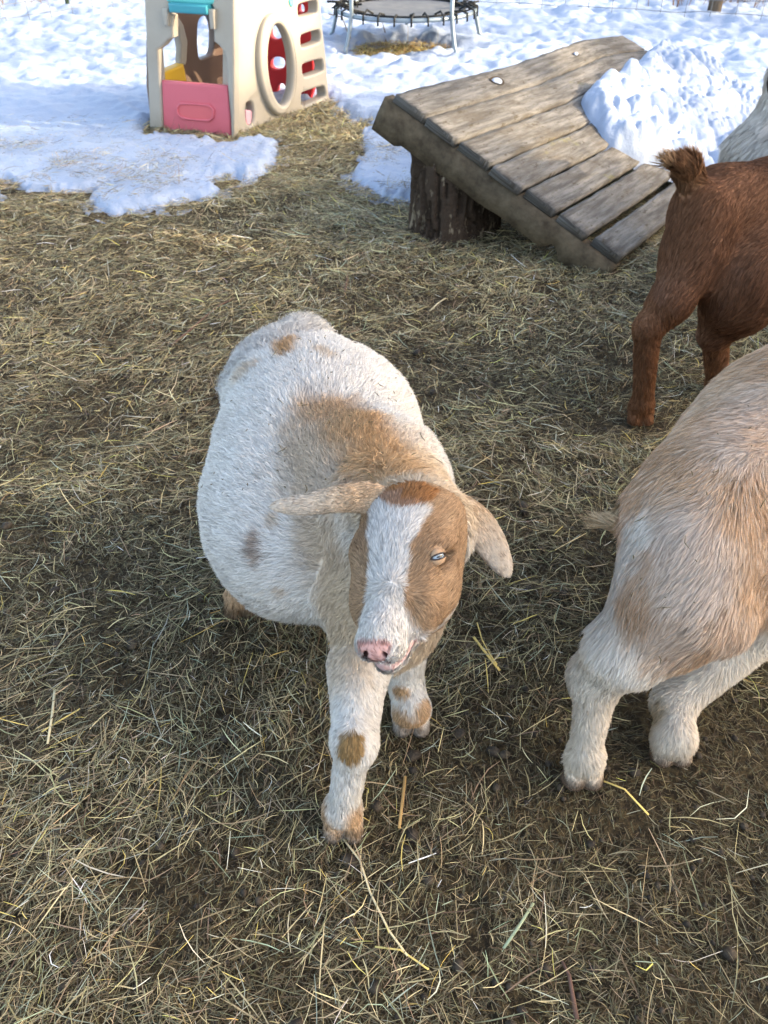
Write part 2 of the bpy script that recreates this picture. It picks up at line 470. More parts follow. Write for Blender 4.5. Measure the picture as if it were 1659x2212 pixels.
    # mouth line and nostrils are carved
    for s_ in (-1, 1):
        S.ell(H(s_ * .0155, .264, -.043), (.0030, .010, .0075), np.stack([unit(r_ + s_ * .55 * n_), f, unit(n_ - s_ * .55 * r_)]), .006, 5, True)
        for q in range(8):
            t = q / 7; S.ell(H(s_ * (.004 + .038 * t), .270 - .060 * t ** 1.6, -.078 + .010 * t), (.007, .010, .0024), ax, .004, 5, True)
    # ---- ears (tag 3)
    def ear(pts, wid, thk, nrm):
        for q in range(len(pts) - 1):
            a, b = np.asarray(pts[q]), np.asarray(pts[q + 1]); d = unit(b - a); nn = unit(nrm - (nrm @ d) * d); sd = np.cross(d, nn)
            for t in (0, .33, .67):
                w = wid[q] + (wid[q + 1] - wid[q]) * t
                S.ell(a + (b - a) * t, (w, .030, thk), np.stack([sd, d, nn]), .012, 3)
    ear([A(800, 1072, 1.01), A(728, 1078, 1.00), A(660, 1090, 1.00), A(604, 1093, 1.0)], (.022, .018, .012, .0075), .006, unit(np.array((.0, -.75, .35))))
    ear([A(985, 1100, 1.02), A(1034, 1136, 1.01), A(1066, 1184, .99), A(1090, 1228, .975)], (.026, .026, .020, .011), .007, unit(np.array((.25, -.85, .35))))
    sp = lambda u, v: hit(S, u, v)
    spots = []
    def spot(u, v, r, cc, st=1, u2=None, v2=None, soft=.4): 
        a = sp(u, v); b = sp(u2, v2) if u2 else a; spots.append((a, b, r, np.asarray(cc), st, soft))
    spot(695, 895, .050, TAN, .75, 760, 950, .6); spot(760, 930, .052, TAN, .8, 830, 1000, .6); spot(648, 930, .040, BEIGE, .75, 660, 1010, .7); spot(760, 880, .024, TAN, .5, 800, 910, .7)
    spot(800, 985, .042, (.62, .36, .15), .95, 850, 1010, .7); spot(690, 1000, .075, BEIGE, .8, 730, 1060, .6)
    spot(880, 960, .05, BEIGE, .5, 930, 1010, .7)
    spot(622, 765, .017, TAN, .9, 628, 742, .7); spot(600, 750, .012, TAN, .6, 612, 765, .8); spot(520, 815, .018, BEIGE, .8, 540, 800, .9); spot(560, 795, .012, TAN, .5); spot(690, 760, .013, BEIGE, .8, 712, 775, .9)
    spot(558, 1172, .014, (.42, .31, .25), .85, 566, 1200, .9); spot(600, 1130, .014, BEIGE, .7); spot(618, 1270, .012, BEIGE, .6)
    spot(700, 1150, .045, BEIGE, .8, 725, 1280, .6); spot(745, 1290, .04, CREAM, .7, 760, 1400, .6)
    spot(735, 1390, .05, CREAM, .55, 745, 1440, .6)
    spot(762, 1598, .019, (.40, .25, .10), .95, 757, 1622, .25)
    spot(700, 1752, .024, TAN, .8, 710, 1790, .8); spot(770, 1762, .022, TAN, .8, 766, 1792, .8)
    spot(866, 1490, .014, TAN, .9, None, None, .5); spot(862, 1545, .024, TAN, .85, 895, 1565, .6); spot(912, 1530, .018, TAN, .8)
    late = [(sp(775, 930), sp(850, 1020), .042, np.array((.72, .46, .25)), .8, .9), (sp(700, 890), sp(760, 930), .030, np.array((.66, .44, .26)), .6, .9)]
    def coat(P, N, tg, rg):
        col = np.tile(WHITE, (len(P), 1))
        col = col * (1 - .05 * sstep(-.2, .6, fbm(P, 12, 9, 2)))[:, None]
        for a, b, r, cc, st, so_ in spots: col = lay(col, st * blob(P, a, b, r, so_) * (tg != 1) * (tg != 3), cc)
        w = ((tg == 4) | (tg == 10) | (tg == 0)) * sstep(1.26, 1.02, P[:, 1] + .06 * fbm(P, 14, 6, 3)) * sstep(.54, .42, P[:, 2]) * sstep(.17, .24, P[:, 2] + .02 * fbm(P, 20, 5, 2)) * sstep(-.155, -.07, P[:, 0] + .03 * fbm(P, 16, 7, 3)); col = lay(col, .85 * w, (.74, .60, .45))
        w = ((tg == 4) | (tg == 10)) * sstep(.13, .08, np.linalg.norm(P - H(.0, -.03, -.01), axis=1)); col = lay(col, .8 * w, (.78, .62, .45))
        for (a, b, r, cc, st, so_) in late: col = lay(col, st * blob(P, a, b, r, so_, 9) * (tg != 1) * (tg != 3), cc)
        col = lay(col, .8 * (tg == 7) * 1., TAN)
        lg = ((tg == 2) | (tg == 6) | (tg == 7)); col = lay(col, lg * .8 * sstep(.055, .022, P[:, 2] + .008 * fbm(P, 60, 4, 2)), (.10, .065, .04))
        # head
        q = (P - pp) / HS; b = q @ r_; a = q @ f; n = q @ n_
        hd = (tg == 1) | (tg == 5)
        nz = .006 * fbm(P, 55, 21, 3)
        h = np.tile(np.array((.47, .315, .20)), (len(P), 1))
        h = lay(h, sstep(.03, .0, np.abs(a - .10)) * (np.abs(b) > .03) * .35, (.36, .225, .14)); h = lay(h, sstep(.17, .23, a) * .3, (.6, .42, .26))
        h = lay(h, sstep(-.2, .5, fbm(P, 30, 8, 3)) * .35, (.54, .40, .28))
        h = lay(h, sstep(.0, -.03, a) * .85, CREAM)
        h = lay(h, sstep(-.085, -.115, n) * .6, CREAM)
        wdt = np.interp(a, (.0, .03, .05, .08, .12, .16, .185, .21, .3), (.042, .047, .048, .042, .031, .025, .028, .05, .07))
        cen_ = np.interp(a, (0, .1, .2), (-.004, -.003, -.002))
        bl = sstep(.004, -.004, np.abs(b - cen_) - wdt + nz)
        # crown notch: rust wedge reaching into the blaze
        notch = sstep(-.006, .004, a + nz) * sstep(.004, -.004, np.hypot((b - .004) / 1.05, np.maximum(a - .030, 0) * .95) - .040 + .45 * np.clip(a - .026, 0, 1) + nz) * (n > -.05)
        top = sstep(.016 + .022 * (b > 0), .030 + .022 * (b > 0), a + nz)
        bl = bl * top * (n > -.085)
        mz = sstep(.180, .196, a + nz - .75 * np.clip(np.abs(b) - .026, 0, .05))
        h = lay(h, np.maximum(bl, mz), (.84, .82, .80))
        h = lay(h, notch * (1 - .2), RUST)
        h = lay(h, .35 * sstep(.02, .0, np.abs(a - .17)) * bl, (.5, .48, .46))
        # white line along the jaw
        jl = sstep(.007, .003, np.abs(n - (-.104 + .25 * (a - .12)) + nz)) * (b > .02) * (a > .06); h = lay(h, .8 * jl, (.8, .77, .74))
        # dark eye corners
        for s_ in (-1, 1):
            ed = np.linalg.norm(P - (eye_r if s_ > 0 else H(-.075, .112, -.03)), axis=1)
            h = lay(h, .65 * sstep(.024, .008, ed), (.20, .13, .09))
        # bare pink nose and lips
        nd = sstep(.004, -.002, np.abs(b) - .003 - .0215 * np.clip((n + .070) / .040, 0, 1) ** .8 + nz * .3) * sstep(-.072, -.066, n) * sstep(.238, .248, a - .25 * (n + .042) + nz)
        h = lay(h, .92 * nd, PINK)
        slit = sstep(.0030, .0012, np.abs(b)) * (n < -.048) * (n > -.077) * (a > .235); h = lay(h, .7 * slit, (.25, .10, .09))
        lip = sstep(.008, .004, np.abs(n + .083 - .010 * np.clip((.27 - a) / .06, 0, 1))) * (a > .205) * (np.abs(b) < .06); h = lay(h, .8 * lip, (.60, .36, .34)); lc = sstep(.0022, .0010, np.abs(n + .083 - .010 * np.clip((.27 - a) / .06, 0, 1))) * (a > .205) * (np.abs(b) < .055); h = lay(h, .45 * lc, (.30, .15, .13))
        for s_ in (-1, 1):
            no = np.linalg.norm((q / HS - (r_ * s_ * .0155 + f * .262 + n_ * -.043)) @ np.stack([unit(r_ + s_ * .55 * n_) / .0042, f / .02, unit(n_ - s_ * .55 * r_) / .0085]).T, axis=1)
            h = lay(h, sstep(1.0, .75, no), (.10, .045, .04))
        for s_ in (-1, 1): pass
        col = np.where(hd[:, None], h, col)
        er = (tg == 3)
        tipd = np.minimum(np.linalg.norm(P - A(604, 1093, 1.0), axis=1), np.linalg.norm(P - A(1092, 1232, .975), axis=1))
        ec = lay(np.tile(np.array((.66, .50, .36)), (len(P), 1)), sstep(.13, .03, tipd), (.80, .71, .62))
        ec = lay(ec, .35 * sstep(0, .6, fbm(P, 150, 12, 2)), (.36, .22, .13))
        col = np.where(er[:, None], ec, col)
        return col
    eye_r = hit(S, 945, 1202) - .0018 * unit(r_ * .66 + n_ * .60 + f * .35)
    whorl = H(-.002, .165, .0)
    def flow(P, N, tg):
        d = np.tile(-Ub + np.array((0, 0, -.35)), (len(P), 1))
        lat = (P - A(700, 1000, 1.4)) @ Rb
        d = d + Rb * (np.sign(lat) * np.clip(np.abs(lat) * 3, 0, .7))[:, None]
        lg = (tg == 2) | (tg == 6) | (tg == 7); d[lg] = (0, -.1, -1)
        d[tg == 4] = (0, .1, -1)
        hd = (tg == 1) | (tg == 5); q = P - whorl; qa = q @ f; qb = q @ r_
        d[hd] = (-f * (1.1 * sstep(.012, -.03, qa))[:, None] + f * (.9 * sstep(.0, .04, qa))[:, None] + r_ * (np.clip(qb * 14, -.75, .75))[:, None] + .35 * np.stack([vnoise(P, 45, 70 + i) for i in range(3)], 1))[hd]
        er = tg == 3; left = P[:, 0] < .03
        d[er & left] = unit(A(604, 1093, 1.0) - A(800, 1072, 1.01)); d[er & ~left] = unit(A(1092, 1232, .975) - A(1008, 1110, 1.03))
        return d
    b0 = dict(len=.026, wid=.00095, lift=.5, clump=.32, curl=.12, jit=.5, den=1., grav=.6, per=16)
    par = {0: b0,
           1: dict(b0, len=.012, wid=.0009, lift=.30, clump=.35, curl=0, jit=.3, den=3.6, grav=0),
           9: dict(b0, len=.036, wid=.0011, lift=.8, clump=.5, curl=.38, jit=1.0, den=1.1, grav=.3),
           10: dict(b0, len=.024, lift=.55, curl=.25, clump=.45, jit=.7),
           5: dict(b0, len=.003, wid=.0006, lift=.2, clump=0, curl=0, jit=.2, den=.5, grav=0),
           2: dict(b0, len=.013, wid=.001, lift=.42, clump=.4, curl=.0, jit=.3, den=1.9, grav=.5),
           7: dict(b0, len=.018, wid=.001, lift=.45, clump=.4, curl=.0, jit=.3, den=1.9, grav=.5),
           6: dict(b0, len=.007, wid=.0009, lift=.2, clump=.3, curl=0, jit=.25, den=.9, grav=.5),
           3: dict(b0, len=.0065, wid=.0008, lift=.35, clump=.15, curl=0, jit=.25, den=2.4, grav=0),
           4: dict(b0, len=.026, wid=.0012, lift=.55, clump=.55, curl=.15, jit=.6, den=1.2, grav=.6)}
    def dens(P):
        q = (P - pp) / HS; b = q @ r_; a = q @ f; n = q @ n_
        bare = sstep(.003, -.003, np.abs(b) - .003 - .0215 * np.clip((n + .070) / .040, 0, 1) ** .8) * sstep(-.070, -.064, n) * sstep(.244, .251, a - .25 * (n + .042))
        bare = np.maximum(bare, sstep(.011, .006, np.abs(n + .083 - .010 * np.clip((.27 - a) / .06, 0, 1))) * (a > .205) * (np.abs(b) < .06))
        eye = np.linalg.norm(P - eye_r, axis=1)
        return (1 - .97 * bare) * sstep(.0125, .0185, eye)
    hb = np.array([H(x, y, z) for x in (-.1, .1) for y in (-.06, .30) for z in (-.13, .06)])
    o = finish_animal('goat', S, .0075, 'white and tan woolly goat with a white blaze, facing the viewer with ears held sideways', par, coat, flow, 360000, None,
                      dens, [(hb.min(0), hb.max(0), .0032)], 11)
    # ---- eyes
    m_eye = mat('eye_iris', (.30, .38, .46), .12, .5); m_pup = mat('eye_pupil', (.01, .01, .012), .1, .6); m_lid = mat('eyelid', (.36, .235, .15), .9, .05); m_rim = mat('eyelid_rim', (.035, .022, .018), .4, .4); eye_r = hit(S, 945, 1202) - .0018 * unit(r_ * .66 + n_ * .60 + f * .35)
    for s_ in (1, -1):
        if s_ > 0: ec_ = eye_r
        else: ec_ = H(-.0640, .112, -.030)
        out = unit(r_ * s_ * .64 + n_ * .50 + f * .42)
        mb = MB(); th = np.linspace(0, math.pi, 14); ph = np.arange(24) / 24 * 2 * math.pi
        hx = unit(np.array((1, 0, 0)) * s_ + .30 * np.array((0, SP, CP))) if s_ > 0 else f; t1 = unit(hx - (hx @ out) * out); t2 = np.cross(out, t1)
        r = .0105
        Vv = np.array([ec_ + r * (math.cos(t) * out + math.sin(t) * (math.cos(p) * t1 + math.sin(p) * t2)) for t in th for p in ph])
        mb.add(Vv, grid_faces(14, 24, True)); eo = mb.build('eye', m_eye); eo.parent = o
        mb = MB(); P_ = []
        for kk in range(20):
            a = kk / 20 * 2 * math.pi; P_.append(ec_ + out * (r * .93) + t1 * .0056 * math.cos(a) + t2 * .0014 * math.sin(a))
        P_ = np.array(P_); P_ = ec_ + unit(P_ - ec_) * (r + .0004); c0 = ec_ + out * (r + .0006)
        mb.add(np.concatenate([P_, [c0]]), None, [(20, i, (i + 1) % 20) for i in range(20)]); po = mb.build('pupil', m_pup); po.parent = eo
        # lids: two shells over the ball leaving a narrow slit
        mb = MB(); rl = r + .0016
        for sg in (1, -1):
            rows = []
            for i in range(9):
                row = []
                for j in range(17):
                    x = -1 + 2 * j / 16
                    slit_ = (.05 if s_ < 0 else .36 if sg * (t2 @ n_) > 0 else .30) * math.sqrt(max(0, 1 - x * x))
                    el_ = slit_ + (1.5 - slit_) * i / 8; az = x * 1.25
                    dirv = math.cos(el_) * (math.cos(az) * out + math.sin(az) * t1) + sg * math.sin(el_) * t2
                    row.append(ec_ + rl * dirv)
                rows.append(row)
            Vv = np.array(rows).reshape(-1, 3); mb.add(Vv, grid_faces(9, 17))
        lo_ = mb.build('eyelid', m_lid); lo_.parent = eo
        md = lo_.modifiers.new('s', 'SOLIDIFY'); md.thickness = .0012
        mb = MB()
        for sg in (1, -1):
            pts = []
            for j in range(21):
                x = -1.12 + 2.24 * j / 20; el_ = (.05 if s_ < 0 else .36 if sg * (t2 @ n_) > 0 else .30) * math.sqrt(max(0, 1 - min(1, x * x))); az = x * 1.25
                pts.append(ec_ + (rl + .0003) * (math.cos(el_) * (math.cos(az) * out + math.sin(az) * t1) + sg * math.sin(el_) * t2))
            mb.tube(pts, .0012, 6)
        ri_ = mb.build('eyelid_rim', m_rim); ri_.parent = eo
    # ---- horn-coloured hooves
    m_hoof = mat('hoof', (.05, .035, .025), .6, .3, bump=(120, .4, .002))
    for hh, w in ((hf, .0205), (h2, .0205), (h3, .0205), (h4, .019)):
        mb = MB()
        for sx in (-1, 1):
            x0 = hh + np.array((sx * .019, -.006, 0))
            mb.tube([x0 + np.array((0, .012, .0)), x0 + np.array((0, .003, .014)), x0 + np.array((-sx * .002, .008, .030))], [w * 1.05, w, w * .75], 14)
        ho = mb.build('hoof', m_hoof); ho.parent = o
    return o, S, H

# ================================================================== other goats
def brown_goat():
    S = SDF()
    uB = unit(np.array((.93, .36, 0))); rB = np.array((-uB[1], uB[0], 0)); ax = np.stack([rB, uB, np.array((0, 0, 1.))])
    base = A(1560, 470, 2.36)
    rump = A(1552, 462, 2.36)
    S.ell(rump, (.125, .15, .135), ax, .06, 0)
    S.ell(rump + uB * .22 + np.array((0, 0, -.03)), (.15, .22, .17), ax, .08, 0)
    S.ell(rump + uB * .45 + np.array((0, 0, -.05)), (.165, .22, .19), ax, .08, 0)
    S.ell(rump + uB * .68 + np.array((0, 0, -.02)), (.13, .17, .18), ax, .08, 0)
    S.ell(A(1496, 412, 2.30), (.03, .04, .04), None, .04, 0)
    tb = A(1492, 385, 2.28)
    S.cone(tb, A(1488, 362, 2.24), .032, .020, .03, 8); S.cone(A(1488, 362, 2.24), A(1476, 345, 2.22), .020, .010, .02, 8)
    S.cone(A(1474, 356, 2.22), A(1432, 350, 2.19), .012, .004, .015, 8)
    # near hind leg (left in the picture)
    hf = G(1380, 912); hk = A(1400, 708, 2.14); kn = A(1450, 620, 2.22)
    S.ell(A(1510, 518, 2.26), (.085, .10, .15), ax, .05, 0)
    S.cone(A(1500, 560, 2.24), A(1450, 650, 2.17), .082, .058, .05, 0)
    S.cone(A(1450, 650, 2.17), hk, .058, .040, .03, 2)
    S.cone(hk, hf + np.array((.0, .01, .075)), .038, .028, .02, 2)
    S.ell(hf + np.array((0, .01, .055)), (.036, .034, .036), None, .02, 2)
    for sx in (-1, 1): S.cone(hf + np.array((sx * .015, .01, .04)), hf + np.array((sx * .018, -.008, .014)), .023, .02, .008, 2)
    # other hind leg and belly flank
    h2 = G(1540, 850); k2 = A(1545, 720, 2.26)
    S.cone(A(1620, 560, 2.30), k2, .11, .05, .05, 0); S.cone(k2, h2 + np.array((0, 0, .05)), .042, .03, .02, 2)
    S.ell(A(1610, 620, 2.24), (.11, .13, .15), ax, .05, 0)
    S.ell(h2 + np.array((0, 0, .035)), (.032, .032, .035), None, .02, 2)
    # front legs, neck and head, out of the picture to the right
    for s_ in (-1, 1):
        h = rump + uB * (.66 + .05 * s_) + rB * .08 * s_; h = np.array((h[0], h[1], 0)); 
        S.cone(h + np.array((0, 0, .3)), h + np.array((0, 0, .03)), .05, .028, .03, 2)
    nk = rump + uB * .78 + np.array((0, 0, .06)); hd = nk + uB * .22 + np.array((0, 0, .2))
    S.cone(nk, hd, .10, .065, .05, 0); S.cone(hd, hd + uB * .15 + np.array((0, 0, -.07)), .062, .034, .03, 1)
    for s_ in (-1, 1): S.ell(hd + rB * s_ * .1 + np.array((0, 0, .01)), (.06, .03, .01), ax, .02, 1)
    BR = np.array((.26, .13, .078))
    def coat(P, N, tg, rg):
        c = np.tile(BR, (len(P), 1))
        c = lay(c, .55 * sstep(.05, .6, fbm(P, 9, 41, 3)), (.34, .20, .15))
        c = lay(c, .4 * sstep(.0, .6, fbm(P, 6, 42, 3)), (.13, .06, .035))
        c = lay(c, .5 * (tg == 2), (.26, .125, .065))
        c = lay(c, .6 * sstep(.12, .06, np.linalg.norm(P - A(1640, 400, 2.4), axis=1)), (.10, .05, .035))
        c = lay(c, .75 * (tg == 8), (.30, .16, .09)); 
        c = lay(c, .8 * (tg == 8) * sstep(.055, .02, np.linalg.norm(P - A(1430, 352, 2.2), axis=1)), (.50, .33, .20))
        return c
    def flow(P, N, tg):
        d = np.tile(-uB * .7 + np.array((0, 0, -.7)), (len(P), 1)); d[tg == 2] = (0, 0, -1); d[tg == 8] = unit(A(1462, 318, 2.22) - tb)
        d = d + .35 * np.stack([vnoise(P, 7, 60 + i) for i in range(3)], 1)
        return d
    b0 = dict(len=.022, wid=.0013, lift=.22, clump=.45, curl=0, jit=.3, den=1., grav=.3, per=18)
    par = {0: b0, 2: dict(b0, len=.016, lift=.3, den=1.1), 1: b0, 8: dict(b0, len=.058, lift=.42, clump=.35, den=2.4, jit=.4)}
    o = finish_animal('goat', S, .010, 'reddish brown goat with its short tail raised, standing beside the wooden platform', par, coat, flow, 150000, None, seed=21)
    return o, S

def front_right_goat():
    S = SDF()
    uB = unit(np.array((.88, .47, 0))); rB = np.array((-uB[1], uB[0], 0)); ax = np.stack([rB, uB, np.array((0, 0, 1.))])
    c0 = A(1530, 1150, 1.06)
    S.ell(c0 + np.array((.0, .02, .015)), (.125, .15, .155), ax, .06, 0)                        # rump
    S.ell(A(1640, 1210, 1.15), (.14, .2, .15), ax, .08, 0)
    S.ell(A(1625, 1060, 1.20), (.165, .22, .19), ax, .08, 0)
    S.ell(A(1720, 960, 1.34), (.19, .25, .215), ax, .08, 0)
    S.ell(A(1860, 900, 1.5), (.18, .22, .21), ax, .08, 0)
    S.ell(A(1415, 1125, 1.06), (.04, .05, .06), None, .05, 0)
    # haunch
    S.ell(A(1475, 1240, .98), (.085, .105, .14), ax, .05, 0)
    S.cone(A(1455, 1295, .96), A(1345, 1400, .93), .090, .054, .05, 0)
    S.cone(A(1520, 1320, .99), A(1385, 1405, .94), .083, .050, .05, 0)
    hk = A(1290, 1465, .93); hf = G(1256, 1686)
    S.cone(A(1340, 1405, .93), hk, .054, .040, .04, 2); S.ell(hk + np.array((-.016, .01, .000)), (.026, .03, .040), None, .03, 2)
    S.cone(hk, hf + np.array((-.002, .014, .09)), .035, .026, .03, 2)
    S.ell(hf + np.array((0, .012, .062)), (.034, .034, .038), None, .02, 2)
    for sx in (-1, 1): S.cone(hf + np.array((sx * .015, .012, .045)), hf + np.array((sx * .017, -.008, .014)), .023, .019, .008, 6)
    # far hind leg
    h2 = G(1446, 1636); k2 = A(1455, 1520, .98)
    S.cone(A(1600, 1370, 1.08), k2, .062, .036, .05, 2); S.cone(k2, h2 + np.array((0, .01, .07)), .036, .028, .02, 2)
    S.ell(h2 + np.array((0, .01, .05)), (.042, .036, .036), None, .02, 2)
    for sx in (-1, 1): S.cone(h2 + np.array((sx * .016, .01, .04)), h2 + np.array((sx * .019, -.008, .014)), .023, .019, .008, 6)
    # tail
    S.cone(A(1390, 1120, 1.08), A(1345, 1128, 1.08), .028, .022, .02, 8); S.cone(A(1345, 1128, 1.08), A(1304, 1128, 1.08), .020, .009, .01, 8)
    # fore end, out of the picture
    f0 = A(1860, 900, 1.5)
    for s_ in (-1, 1):
        h = f0 + uB * .05 * s_ + rB * .09 * s_; S.cone(np.array((h[0], h[1], .3)), np.array((h[0], h[1], .03)), .055, .03, .03, 2)
    nk = f0 + uB * .15 + np.array((0, 0, .05)); hd = nk + uB * .2 + np.array((0, 0, .16))
    S.cone(nk, hd, .11, .07, .05, 0); S.cone(hd, hd + uB * .15 + np.array((0, 0, -.08)), .066, .036, .03, 1)
    sp = lambda u, v: hit(S, u, v)
    TN = np.array((.70, .49, .34)); WH = np.array((.90, .86, .81))
    wl = [(sp(1358, 1190), sp(1285, 1340), .034), (sp(1290, 1345), sp(1262, 1420), .062), (sp(1262, 1430), sp(1340, 1440), .055),
          (sp(1340, 1450), sp(1420, 1465), .035), (sp(1400, 1130), sp(1375, 1150), .03)]
    gl = [(sp(1470, 1130), sp(1530, 1260), .06, .75), (sp(1540, 1250), sp(1600, 1390), .04, .45), (sp(1480, 1290), sp(1520, 1380), .035, .5), (sp(1640, 860), sp(1600, 960), .05, .5), (sp(1430, 1380), sp(1470, 1420), .03, .5)]
    def coat(P, N, tg, rg):
        c = np.tile(TN, (len(P), 1))
        c = lay(c, .5 * sstep(-.1, .6, fbm(P, 14, 51, 3)), (.76, .62, .50))
        c = lay(c, .28 * sstep(.1, .6, fbm(P, 10, 52, 3)), (.50, .29, .17))
        for i, (a, b, r, st) in enumerate(gl): c = lay(c, st * blob(P, a, b, r, .7, 70 + i, .6), (.76, .66, .60))
        bel = sstep(.04, -.02, (P @ np.array((0, 0, 1.))) - .29 + .0 * P[:, 0]) * ((P - c0) @ uB > .05); c = lay(c, bel * .9, WH)
        for i, (a, b, r) in enumerate(wl): c = lay(c, .97 * blob(P, a, b, r, .55, 80 + i, .5) * (tg != 8), WH)
        lg = (tg == 2) | (tg == 6); c = lay(c, .95 * lg, WH * np.array((.97, .94, .9)))
        c = lay(c, .7 * lg * blob(P, sp2, sp2 + np.array((0, 0, .08)), .022, .6), (.52, .38, .22))
        c = lay(c, .5 * lg * sstep(.07, .03, P[:, 2]), (.66, .54, .42))
        c = lay(c, .85 * lg * sstep(.040, .016, P[:, 2] + .008 * fbm(P, 70, 4, 2)), (.13, .085, .06))
        c = lay(c, .85 * (tg == 8), (.66, .50, .32))
        strk = (rg.random(len(P)) < .22) * (tg == 0); c = lay(c, strk * .55, (.86, .79, .72))
        return c
    sp2 = sp(1408, 1560)
    def flow(P, N, tg):
        d = np.tile(-uB * .45 + np.array((0, 0, -.9)), (len(P), 1)); d[(tg == 2) | (tg == 6)] = (0, 0, -1)
        d[tg == 8] = (-1, .1, -.15)
        d = d + .55 * np.stack([vnoise(P, 8, 64 + i) for i in range(3)], 1)
        return d
    b0 = dict(len=.030, wid=.0009, lift=.28, clump=.45, curl=.05, jit=.4, den=1., grav=.5, per=14)
    par = {0: b0, 2: dict(b0, len=.018, lift=.4, den=1.3), 1: b0, 6: dict(b0, len=.008, lift=.2, den=1.3), 8: dict(b0, len=.035, lift=.25, clump=.5, den=1.6)}
    o = finish_animal('goat', S, .0085, 'tan and white goat at the right edge, seen from behind, with white hind legs', par, coat, flow, 290000, None, seed=31)
    m_hoof = mat('hoof_b', (.07, .045, .03), .6, .3, bump=(120, .4, .002))
    for hh in (hf, h2):
        mb = MB()
        for sx in (-1, 1):
            x0 = hh + np.array((sx * .017, -.006, 0)); mb.tube([x0 + np.array((0, .012, 0)), x0 + np.array((0, .000, .014)), x0 + np.array((0, .008, .03))], [.0245, .0235, .017], 14)
        h_ = mb.build('hoof', m_hoof); h_.parent = o
    return o, S

def white_goat():
    S = SDF()
    uB = unit(np.array((-.25, 1., 0))); rB = np.array((uB[1], -uB[0], 0)); ax = np.stack([rB, uB, np.array((0, 0, 1.))])
    c0 = A(1672, 350, 3.3)
    S.ell(c0 + np.array((.02, .0, -.06)), (.17, .24, .2), ax, .08, 0); S.ell(c0 + np.array((.07, -.3, -.06)), (.17, .24, .19), ax, .08, 0)
    nk = A(1690, 240, 3.42); S.cone(c0 + np.array((0, .1, .02)), nk, .15, .085, .06, 0)
    hd = A(1702, 165, 3.45); S.cone(nk, hd, .085, .07, .04, 1); S.cone(hd, hd + np.array((.06, .17, -.06)), .07, .04, .03, 1)
    S.ell(A(1672, 170, 3.38), (.02, .03, .05), None, .01, 3)
    for (x, y) in ((-.09, .1), (.1, .1), (-.06, -.4), (.12, -.4)):
        h = c0 + np.array((x, y, 0)); S.cone(np.array((h[0], h[1], .28)), np.array((h[0], h[1], .03)), .05, .028, .03, 2)
    def coat(P, N, tg, rg):
        c = np.tile(np.array((.74, .70, .67)), (len(P), 1)); c = lay(c, .5 * sstep(0, .6, fbm(P, 12, 91, 3)), (.58, .53, .49))
        return lay(c, .95 * (tg == 3), (.045, .04, .04))
    def flow(P, N, tg): return np.tile(np.array((-.15, 0, -1.)), (len(P), 1))
    b0 = dict(len=.055, wid=.002, lift=.25, clump=.5, curl=0, jit=.3, den=1., grav=.6, per=20)
    par = {0: b0, 1: dict(b0, len=.03), 2: dict(b0, len=.02), 3: dict(b0, len=.01)}
    return finish_animal('goat', S, .013, 'long haired white goat at the right edge beside the snow mound, mostly out of view', par, coat, flow, 60000, None, seed=41)

# ================================================================== ground, snow, hay
def fan(u0, u1, du, Y0, Y1, ratio):
    """a sheet of ground with cells that grow with distance"""
    us = np.arange(u0, u1 + du, du); n = int(math.log(Y1 / Y0) / math.log(ratio)) + 2
    Ys = Y0 * ratio ** np.arange(n); d = Ys * CP + CAM_H * SP
    X = (us[None] - 829.5) / F * d[:, None]; Y = np.broadcast_to(Ys[:, None], X.shape)
    return X, np.array(Y)
def inpoly(px, py, poly):
    r = np.zeros(px.shape, bool); n = len(poly); j = n - 1
    for i in range(n):
        xi, yi = poly[i]; xj, yj = poly[j]
        c = ((yi > py) != (yj > py)); x = (xj - xi) * (py - yi) / (yj - yi + 1e-12) + xi
        r ^= c & (px < x); j = i
    return r
# outline of the snow cover, walked on the ground: corner points given where the photograph shows them
SNOW = [(-900, 560), (-100, 425), (0, 415), (90, 428), (190, 425), (225, 455), (262, 462), (340, 440), (400, 446), (452, 436), (480, 408), (430, 392), (520, 384),
        (592, 372), (610, 352), (585, 342), (632, 326), (600, 314), (505, 309), (345, 296), (312, 287), (318, 268), (360, 262), (600, 240), (715, 215), (745, 250), (775, 270), (805, 262),
        (785, 300), (790, 330), (762, 395), (800, 425), (850, 440), (905, 452), (1000, 452), (1040, 440), (1100, 400), (1300, 330), (1480, 420), (1700, 470), (2700, 560), (2700, -330), (-900, -330)]
def to_ground(poly): return [tuple(G(u, v)[:2]) for u, v in poly]
SNOW_G = to_ground([(u, max(v, -320)) for u, v in SNOW])
BARE_G = to_ground([(742, 118), (770, 126), (860, 124), (930, 118), (978, 109), (950, 100), (880, 97), (800, 101), (770, 108)])
def ground_z(P):
    P = P[..., :2]
    return .010 * fbm(P, 3.5, 5, 4) + .006 * vnoise(P, 14, 6) + .010 * sstep(1.8, 3.5, P[..., 1]) * (1 + fbm(P, 2.2, 8, 2))
def snow_mask(X, Y):
    P = np.stack([X, Y], -1)
    wx = X + .07 * fbm(P, 3.5, 61, 4) + .02 * vnoise(P, 18, 63); wy = Y + .18 * fbm(P, 3.0, 62, 4) + .08 * vnoise(P, 14, 64) + .06 * vnoise(P, 35, 67)
    return inpoly(wx, wy, SNOW_G) & ~inpoly(X + .04 * vnoise(P, 7, 65), Y + .08 * vnoise(P, 6, 66), BARE_G)

